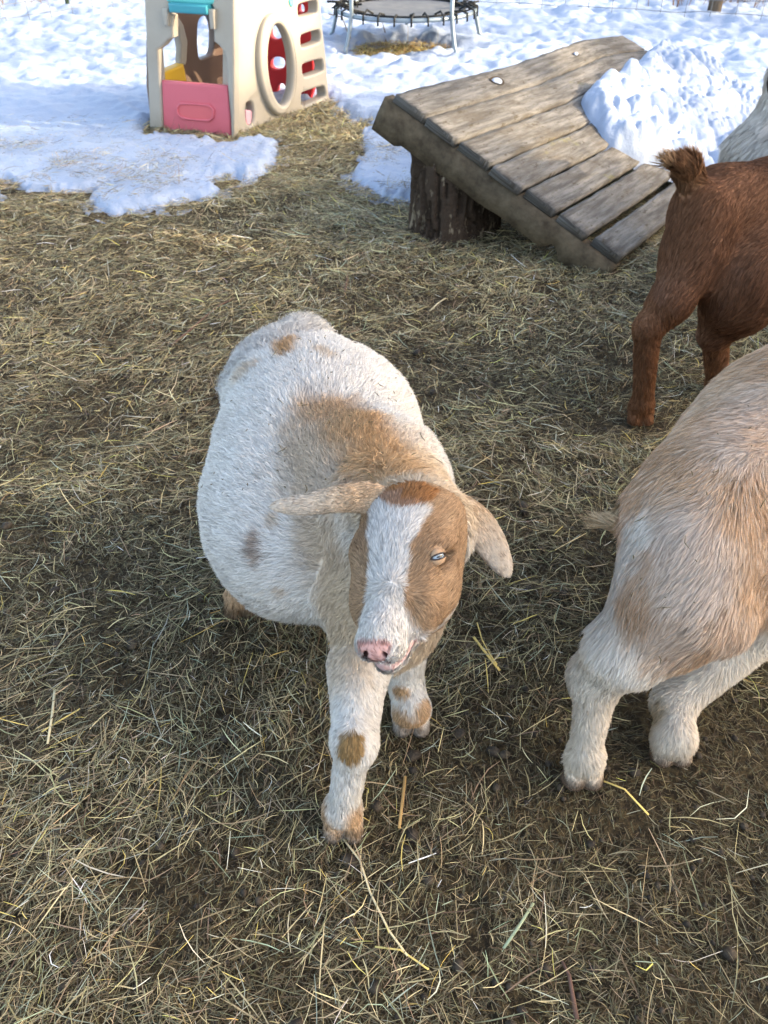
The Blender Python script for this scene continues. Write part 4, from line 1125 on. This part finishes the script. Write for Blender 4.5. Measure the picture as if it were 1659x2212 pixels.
    panel('side_wall', CC, CR, so_, [oval(1148, 468, 98, 300)] + slots + [zu([(882, 732), (944, 730), (948, 902), (888, 906)])], .085, m_b, root)
    panel('porthole_ring', CC, CR, oval(1122, 465, 132, 368), [oval(1140, 468, 92, 296)], .05, m_b, root, .018, .035)
    panel('peg', CC, CR, zu([(888, 792), (940, 794), (944, 900), (890, 902)]), [], .03, m_lp, root, .012, -.02)
    panel('peg_backing', CC, CR, zu([(876, 726), (950, 726), (954, 908), (880, 912)]), [], .01, m_b, root, .002, -.06)
    panel('button', CC, CR, oval(1218, 8, 18, 42), [], .02, m_tl, root, .006, .008)
    # brown far-left wall, seen through the doorway
    panel('inner_wall', CL, CB, zu([(215, -420), (215, 620), (250, 920), (760, 900), (830, 640), (830, -420)]),
          [zu([(310, 100), (360, 112), (400, 180), (425, 330), (440, 440), (400, 480), (300, 512), (270, 420), (285, 200)]), zu([(548, 112), (662, 112), (665, 390), (600, 415), (560, 432), (545, 400), (538, 260)])], .06, m_br, root, .010)
    panel('inner_arch', CL, CB, zu([(356, 108), (400, 118), (440, 180), (470, 300), (462, 440), (455, 470), (415, 462), (420, 330), (400, 200), (375, 150)]), [], .05, m_b, root, .010, .04)
    panel('yellow_ledge', CL, CB, zu([(298, 522), (440, 462), (452, 520), (468, 590), (300, 580)]), [], .08, m_y, root, .012, .07)
    # red rung wall at the back
    panel('rung_wall', CR, CB, zu([(930, -200), (1350, -200), (1372, 640), (1330, 760), (1080, 700), (960, 640)]),
          [zu([(1052, 168), (1108, 168), (1142, 230), (1140, 280), (1062, 290)]), zu([(1060, 412), (1162, 410), (1166, 496), (1062, 504)]), zu([(1112, 604), (1166, 602), (1170, 690), (1104, 688)]),
           zu([(1262, 30), (1300, 30), (1306, 90), (1262, 92)])], .06, m_r, root, .012)
    # roof deck, above the picture
    mb = MB(); q = np.array((0, 0, H_)); a_, b_, c_, d_ = (x + (ctr - x) * .06 for x in (CL, CC, CR, CB))
    mb.hexa(np.array([a_ + q, b_ + q, c_ + q, d_ + q, a_ + q * 1.03, b_ + q * 1.03, c_ + q * 1.03, d_ + q * 1.03])); mb.build('roof_deck', m_b, root, False)
    return root

# ================================================================== trampoline
def build_trampoline():
    c = A(877, 19, 7.95); c = np.array((c[0], 7.95, c[2])); R_ = .585; hz = c[2]
    root = empty('trampoline', (c[0], c[1], 0), 'small round trampoline with grey mat and bent metal legs standing in the snow', 'trampoline')
    m_m = mat('galvanised', (.20, .26, .31), .4, .5); m_m.node_tree.nodes['Principled BSDF'].inputs['Metallic'].default_value = .5
    m_k = mat('strap', (.016, .018, .02), .7, .2); m_mat = mat('jumping_mat', (.10, .11, .125), .8, .2, vary=(9, (.14, .15, .165), .4, .7))
    th = np.arange(49) / 48 * 6.2832
    mb = MB(); mb.tube([c + R_ * np.array((math.cos(a), math.sin(a), 0)) for a in th], .017, 8, False); mb.build('frame', m_m, root)
    mb = MB(); r0 = np.array((0, .25, .48, .5)); V = np.concatenate([c + np.array((0, 0, .012)) + np.stack([np.cos(th[:-1]) * r, np.sin(th[:-1]) * r, 0 * th[:-1] - .01 * (1 - r)], -1) for r in r0])
    mb.add(V, grid_faces(4, 48, True)); mo = mb.build('mat', m_mat, root)
    mb = MB(); rim = [c + np.array((math.cos(a) * .5, math.sin(a) * .5, .012)) for a in th]; mb.tube(rim, .009, 6, False); mb.build('mat_edge', m_k, root)
    rg = np.random.default_rng(9)
    for i in range(28):
        a = i / 28 * 6.283 + .05; mb = MB(); e = np.array((math.cos(a), math.sin(a), 0)); w = rg.normal(size=3) * .01
        mb.tube([c + e * .47 + (0, 0, .02), c + e * .54 + np.array((0, 0, .045)) + w, c + e * (R_ + .02) + (0, 0, .02), c + e * (R_ + .022) + (0, 0, -.04)], .008, 6); mb.build('strap', m_k, root)
    # bundle of cord snagged on both sides
    for a0 in (175, 178, 5, 0):
        mb = MB(); a = R(a0); e = np.array((math.cos(a), math.sin(a), 0)); pts = [c + e * (R_ - .05) + rg.normal(size=3) * np.array((.07, .05, .03)) + (0, 0, .02) for _ in range(12)]
        mb.tube(pts, .008, 5); mb.build('cord', m_k, root)
    for a0, ext, snow in ((222, 1, 0), (306, 1, .04), (12, 0, .05), (88, 0, .05), (165, 0, .05)):
        a = R(a0); e = np.array((math.cos(a), math.sin(a), 0)); mb = MB()
        foot = c + e * (R_ + .09); foot[2] = -.02
        pts = [c + e * (R_ + .015) + (0, 0, .30 * ext), c + e * (R_ + .018) + (0, 0, .02), c + e * (R_ + .045) + (0, 0, -.10), c + e * (R_ + .075) + (0, 0, -.2), foot + (0, 0, .1), foot]
        mb.tube(pts, .016, 8); mb.build('leg', m_m, root)
    # twig lying by it
    mb = MB(); p = [G(905, 0) + (0, 0, .09), G(1005, 6) + (0, 0, .14), G(1040, 3) + (0, 0, .12), G(1062, -8) + (0, 0, .12)]; mb.tube(p, [.008, .012, .013, .01], 5)
    mb.tube([G(1040, 3) + (0, 0, .12), G(1090, 8) + (0, 0, .1)], [.012, .014], 5)
    o = mb.build('branch', mat('branch', (.16, .09, .06), .8)); tag(o, 'thin reddish branch on the snow to the right of the trampoline', 'branch')
    mb = MB(); mb.tube([G(712, 62) + (0, 0, .12), G(740, 72) + (0, 0, .13), G(752, 92) + (0, 0, .08), G(758, 100) + (0, 0, .06)], .006, 5)
    mb.tube([G(825, 84) + (0, 0, .14), G(833, 84) + (0, 0, .04), G(834, 100)], [.003, .006, .006], 5)
    o = mb.build('branch', mat('branch_b', (.20, .15, .12), .8)); tag(o, 'bent bare twig sticking out of the snow below the trampoline', 'branch')

# ================================================================== fence
def build_fence():
    m_w = mat('wire', (.16, .18, .20), .5, .4); m_w.node_tree.nodes['Principled BSDF'].inputs['Metallic'].default_value = .4
    m_post = mat('fence_post', (.16, .13, .10), .9, .1, vary=(12, (.08, .06, .045), .4, .65, (1, 1, .2)), bump=(50, .6, .008)); m_t = mat('green_post', (.045, .075, .05), .6)
    gL0, gL1 = G(0, 39, .10), G(263, 3, .10)
    gR0, gR1 = G(1659, 32, .10), G(1087, 4, .10)
    # the two runs meet at a far corner
    def line(a, b): d = unit((b - a) * np.array((1, 1, 0))); return a, d
    (a, da), (b, db) = line(gL0, gL1), line(gR0, gR1)
    M = np.array([[da[0], -db[0]], [da[1], -db[1]]]); t = np.linalg.solve(M, (b - a)[:2]); corner = a + da * t[0]
    print('corner', corner, t)
    root_pts = []
    for (s0, d, nm, ln, lab) in ((a - da * 3, da, 'wire_fence', t[0] + 3, 'square mesh wire fence on a green steel post behind the playhouse, top left'), (b - db * 3, db, 'wire_fence', t[1] + 3, 'square mesh wire fence on a wooden post behind the platform, top right')):
        ln = float(np.clip(ln, 5, 24))
        root = empty(nm, (s0[0], s0[1], 0), lab, 'wire fence')
        mb = MB()
        for h in (.09, .20, .32, .46, .62, .80, 1.0, 1.2):
            pts = [s0 + d * x for x in np.linspace(0, ln, 40)]; pts = [np.array((p[0], p[1], h + .012 * float(vnoise(np.array((x, h * 9, 0)), 1.3, 3)))) for x, p in enumerate(pts)]
            mb.tube(pts, .0028, 4, False)
        x = 0.
        while x < ln:
            p = s0 + d * x; mb.tube([np.array((p[0], p[1], .02)), np.array((p[0] + .005, p[1], 1.2))], .0026, 4, False); x += .235
        mb.build('wire_mesh', m_w, root)
        if da is d:
            p = G(152, 29); mb = MB(); mb.box((-.02, -.005, 0), (.02, .005, 1.45)); mb.box((-.005, -.025, 0), (.005, .0, 1.45)); V = np.concatenate(mb.V); mb2 = MB()
            mb.V = [v + np.array((p[0], p[1] - .02, 0)) for v in mb.V]; mb.build('steel_post', m_t, root, False)
            far = [t[0] + 3]
        else:
            p = G(1541, 30, .05); mb = MB(); mb.tube([np.array((p[0], p[1], -.1)), np.array((p[0], p[1], .7)), np.array((p[0] + .01, p[1], 1.45))], [.068, .064, .06], 14); mb.build('wooden_post', m_post, root)
        for q in (4.6 + (3.4 if d is db else 4.0), ):
            if q < ln: p = s0 + d * q; mb = MB(); mb.tube([np.array((p[0], p[1], -.1)), np.array((p[0], p[1], 1.4))], .05, 10); mb.build('wooden_post', m_post, root)
    # dead weeds along the wire
    rg = np.random.default_rng(12)
    mb = MB()
    def weeds(cx, cy, n, hh, spread):
        for i in range(n):
            x = cx + rg.normal() * spread; y = cy + rg.normal() * .15; p = np.array((x, y, .02)); pts = [p]
            dr = np.array((rg.normal() * .35, rg.normal() * .2, 1.)) 
            for k in range(4): dr = dr + rg.normal(size=3) * .25; p = p + unit(dr) * hh * rg.uniform(.15, .35); pts.append(p)
            mb.tube(pts, [.004, .0035, .003, .0025, .0015], 4)
            if rg.random() < .5: mb.tube([pts[2], pts[2] + rg.normal(size=3) * .09, pts[2] + rg.normal(size=3) * .13], [.003, .002, .001], 4)
    for (u, v, n, hh, sp_) in ((1600, 22, 60, .35, .35), (1480, 26, 12, .18, .12), (30, 18, 34, .30, .3), (125, 14, 9, .3, .1), (1650, 12, 40, .5, .3)):
        p = G(u, v); weeds(p[0], p[1] + .1, n, hh, sp_)
    o = mb.build('dead_weeds', mat('dead_weed', (.20, .125, .085), .85)); tag(o, 'thin brown dead weed stems poking from the snow along the wire fence', 'dead weeds', None, 'stuff')

# ================================================================== unseen things added to shade the yard, to the right of the viewer
LIT = [(985, 284, .50, .30, .20), (1040, 248, .48, .26, .14), (1080, 222, .47, .20, .12), (1112, 192, .46, .26, .12), (1236, 112, .50, .30, .2), (1172, 325, .33, .34, .26), (1150, 352, .28, .2, .16), (1222, 264, .33, .26, .16), (1262, 226, .34, .28, .22),
       (1598, 190, .20, .4, .2), (1544, 215, .25, .3, .16), (1514, 262, .3, .3, .2), (1472, 276, .35, .3, .16), (1502, 118, .15, .4, .2), (1450, 160, .4, .25, .12), (25, 258, .08, .25, .2), (60, 200, .08, .5, .1)]
GAPS = []  # openings cut in the added wall so sun lands on the listed points
for (u_, v_, h_, wy_, wz_) in LIT:
    p_ = G(u_, v_, h_); k_ = 22. - p_[0]; yy_ = p_[1] + k_ * math.tan(SUN_AZ); zz_ = h_ + k_ * math.tan(SUN_EL) / math.cos(SUN_AZ)
    GAPS.append((yy_ - wy_ / 2, yy_ + wy_ / 2, zz_ - wz_ * .65, zz_ + wz_ * .65))
for (p_, wy_, wz_) in (((-.62, 5.62, .85), .75, .95),):
    k_ = 22. - p_[0]; yy_ = p_[1] + k_ * math.tan(SUN_AZ); zz_ = p_[2] + k_ * math.tan(SUN_EL) / math.cos(SUN_AZ)
    GAPS.append((yy_ - wy_ / 2, yy_ + wy_ / 2, zz_ - wz_ / 2, zz_ + wz_ / 2))

def build_shade_wall():
    """added unseen board wall keeps sun off the yard; gaps cut to place sun patches"""
    m = mat('shade_wall_board', (.19, .15, .12), .9, .1, vary=(6, (.11, .085, .065), .35, .7, (1, 1, .15)))
    x0, y0, y1, hh = 22., -9.0, 3.7, 13.
    root = empty('shade_wall', (x0, 0, 0), 'added board wall out of view on the right, shading the yard', 'shade_wall')
    y = y0
    while y < y1:
        w = .2; segs = [(0., hh)]
        for (g0, g1, z0, z1) in GAPS:
            if y + w / 2 > g0 - .06 and y + w / 2 < g1 + .06:
                ns = []
                for a, b in segs:
                    if z1 <= a or z0 >= b: ns.append((a, b)); continue
                    if z0 > a: ns.append((a, z0))
                    if z1 < b: ns.append((z1, b))
                segs = ns
        mb = MB()
        for a, b in segs: mb.box((x0, y + .002, a), (x0 + .03, y + w - .002, b))
        mb.build('board', m, root, False); y += w
    mb = MB(); mb.box((x0 + .1, y0, hh + .1), (x0 + 1.2, y, hh + .2)); mb.build('roof', mat('shade_wall_roof', (.2, .2, .21), .6), root, False)
    # unseen bare tree added beside it to break the light into small patches
    tr = empty('dapple_tree', (19, 6.5, 0), 'added leafless tree out of view on the right, dappling the sunlight', 'tree')
    rg = np.random.default_rng(8); mt = mat('bare_bark', (.10, .08, .065), .9, .1)
    mb = MB(); mb.tube([(19, 6.5, -.2), (19.1, 6.4, 3), (19, 6.6, 6), (19.2, 6.5, 10)], [.28, .22, .15, .05], 10); mb.build('trunk', mt, tr)
    mb = MB()
    def br(p, d, L, r, dep):
        pts = [p]; 
        for k in range(3): d = unit(d + rg.normal(size=3) * .18); p = p + d * L / 3; pts.append(p)
        mb.tube(pts, [r, r * .85, r * .7, r * .5], 5, False)
        if dep:
            for k in range(5 if dep > 1 else 6): br(pts[rg.integers(1, 4)], unit(d + rg.normal(size=3) * .75), L * rg.uniform(.5, .8), r * .55, dep - 1)
    for i in range(9):
        z = rg.uniform(1.8, 9.5); a = rg.random() * 6.28; br(np.array((19., 6.5, z)), unit(np.array((math.cos(a), math.sin(a), .35))), rg.uniform(1.6, 2.6), .07, 3)
    mb.build('crown', mt, tr)

def build_small():
    rg = np.random.default_rng(15)
    m_tw = mat('twig', (.12, .07, .055), .8, .2)
    def gz(p): return p + np.array((0, 0, float(ground_z(p)) + .012))
    def stick(uv, r, name, lab, cat, mm, taper=.5):
        mb = MB(); pts = [gz(G(u, v)) for u, v in uv]; mb.tube(pts, np.linspace(r, r * taper, len(pts)), 7); o = mb.build(name, mm); tag(o, lab, cat); return o
    stick([(372, 752), (410, 722), (440, 695), (475, 670), (505, 655)], .005, 'twig', 'long reddish twig lying on the hay behind the white goat', 'twig', m_tw)
    stick([(745, 640), (750, 612), (752, 580)], .004, 'twig', 'short upright looking twig on the hay in front of the stump', 'twig', m_tw)
    stick([(735, 527), (752, 522), (768, 520)], .008, 'twig', 'short dark stick on the hay left of the stump', 'twig', mat('twig_dark', (.035, .027, .022), .8))
    stick([(1245, 2205), (1228, 2110), (1212, 2080)], .004, 'twig', 'dark woody twig in the hay near the bottom edge', 'twig', m_tw)
    ms = mat('straw', (.62, .47, .16), .6, .3); ms2 = mat('pale_straw', (.55, .47, .30), .6, .3)
    def straw(uv, w, lab, mm, lift=.016):
        mb = MB(); pts = [G(u, v) for u, v in uv]; pts = [p + np.array((0, 0, float(ground_z(p)) + lift)) for p in pts]
        mb.tube(pts, w, 6, True, .35); o = mb.build('straw', mm); tag(o, lab, 'straw')
    straw([(1022, 1384), (1045, 1420), (1078, 1460)], .0030, 'broad yellow straw lying right of the white goat', ms)
    straw([(1030, 1352), (1040, 1390), (1058, 1430), (1072, 1448)], .0014, 'thin yellow straw crossing the broad one right of the white goat', ms)
    straw([(742, 1822), (778, 1868), (800, 1940), (840, 2020), (880, 2075)], .0018, 'long pale bent straw in front of the white goat hoof', ms2)
    straw([(108, 1618), (118, 1560), (122, 1500)], .0026, 'pale split straw stem at the left, level with the front hooves', ms2)
    straw([(95, 1592), (135, 1568), (178, 1544)], .0020, 'yellowish straw at the left below the split stem', ms)
    straw([(810, 2055), (865, 2062), (905, 2090), (925, 2104)], .0016, 'bright yellow curved straw near the bottom edge', ms)
    straw([(1300, 1700), (1345, 1718), (1398, 1768)], .0020, 'yellow straw lying right of the tan goat hoof', ms)
    straw([(928, 685), (945, 668), (962, 656)], .0035, 'pale straw on the hay below the platform', ms2)
    straw([(862, 1800), (868, 1750), (875, 1690)], .0028, 'flat brown straw leaf right of the white goat foreleg', mat('straw_leaf', (.40, .25, .10), .7))
    straw([(1085, 2060), (1120, 2010), (1150, 1960)], .0024, 'grey green grass leaf in the lower right hay', mat('grass_leaf', (.30, .36, .24), .7))

def debris(goat, S, n, box, seed, name, lab):
    """bits of hay caught in a goat's coat"""
    rg = np.random.default_rng(seed); mb = MB(); c = []
    for i in range(n):
        u, v = rg.uniform(box[0], box[1]), rg.uniform(box[2], box[3]); p = hit(S, u, v)
        if abs(S.ev(p[None])[0]) > .004: continue
        g = unit(S.grad(p[None])[0]); t = unit(np.cross(g, rg.normal(size=3))); L = rg.uniform(.002, .008) if rg.random() < .7 else rg.uniform(.010, .024)
        o_ = p + g * rg.uniform(.017, .026); b = np.cross(g, t) * rg.normal() * .12 * L
        mb.tube([o_ - t * L / 2, o_ + b, o_ + t * L / 2], [.0006, .0010, .0005], 4)
    o = mb.build(name, mat('caught_hay', (.10, .08, .04), .8)); tag(o, lab, 'hay bits', None, 'stuff')

# ================================================================== build
build_shade_wall()
build_ground(); build_snow(); build_hay()
Sf, nrm_ = build_ramp()
build_playhouse(); build_trampoline(); build_fence(); build_small()
mg, S1, H1 = main_goat(); brown_goat(); fg, S3 = front_right_goat(); white_goat()
debris(fg, S3, 22, (1370, 1655, 900, 1420), 6, 'hay_bits', 'few dark hay bits caught in the coat of the tan and white goat')
debris(mg, S1, 95, (450, 900, 740, 1080), 5, 'hay_bits', 'dark bits of hay caught in the woolly back of the white and tan goat')
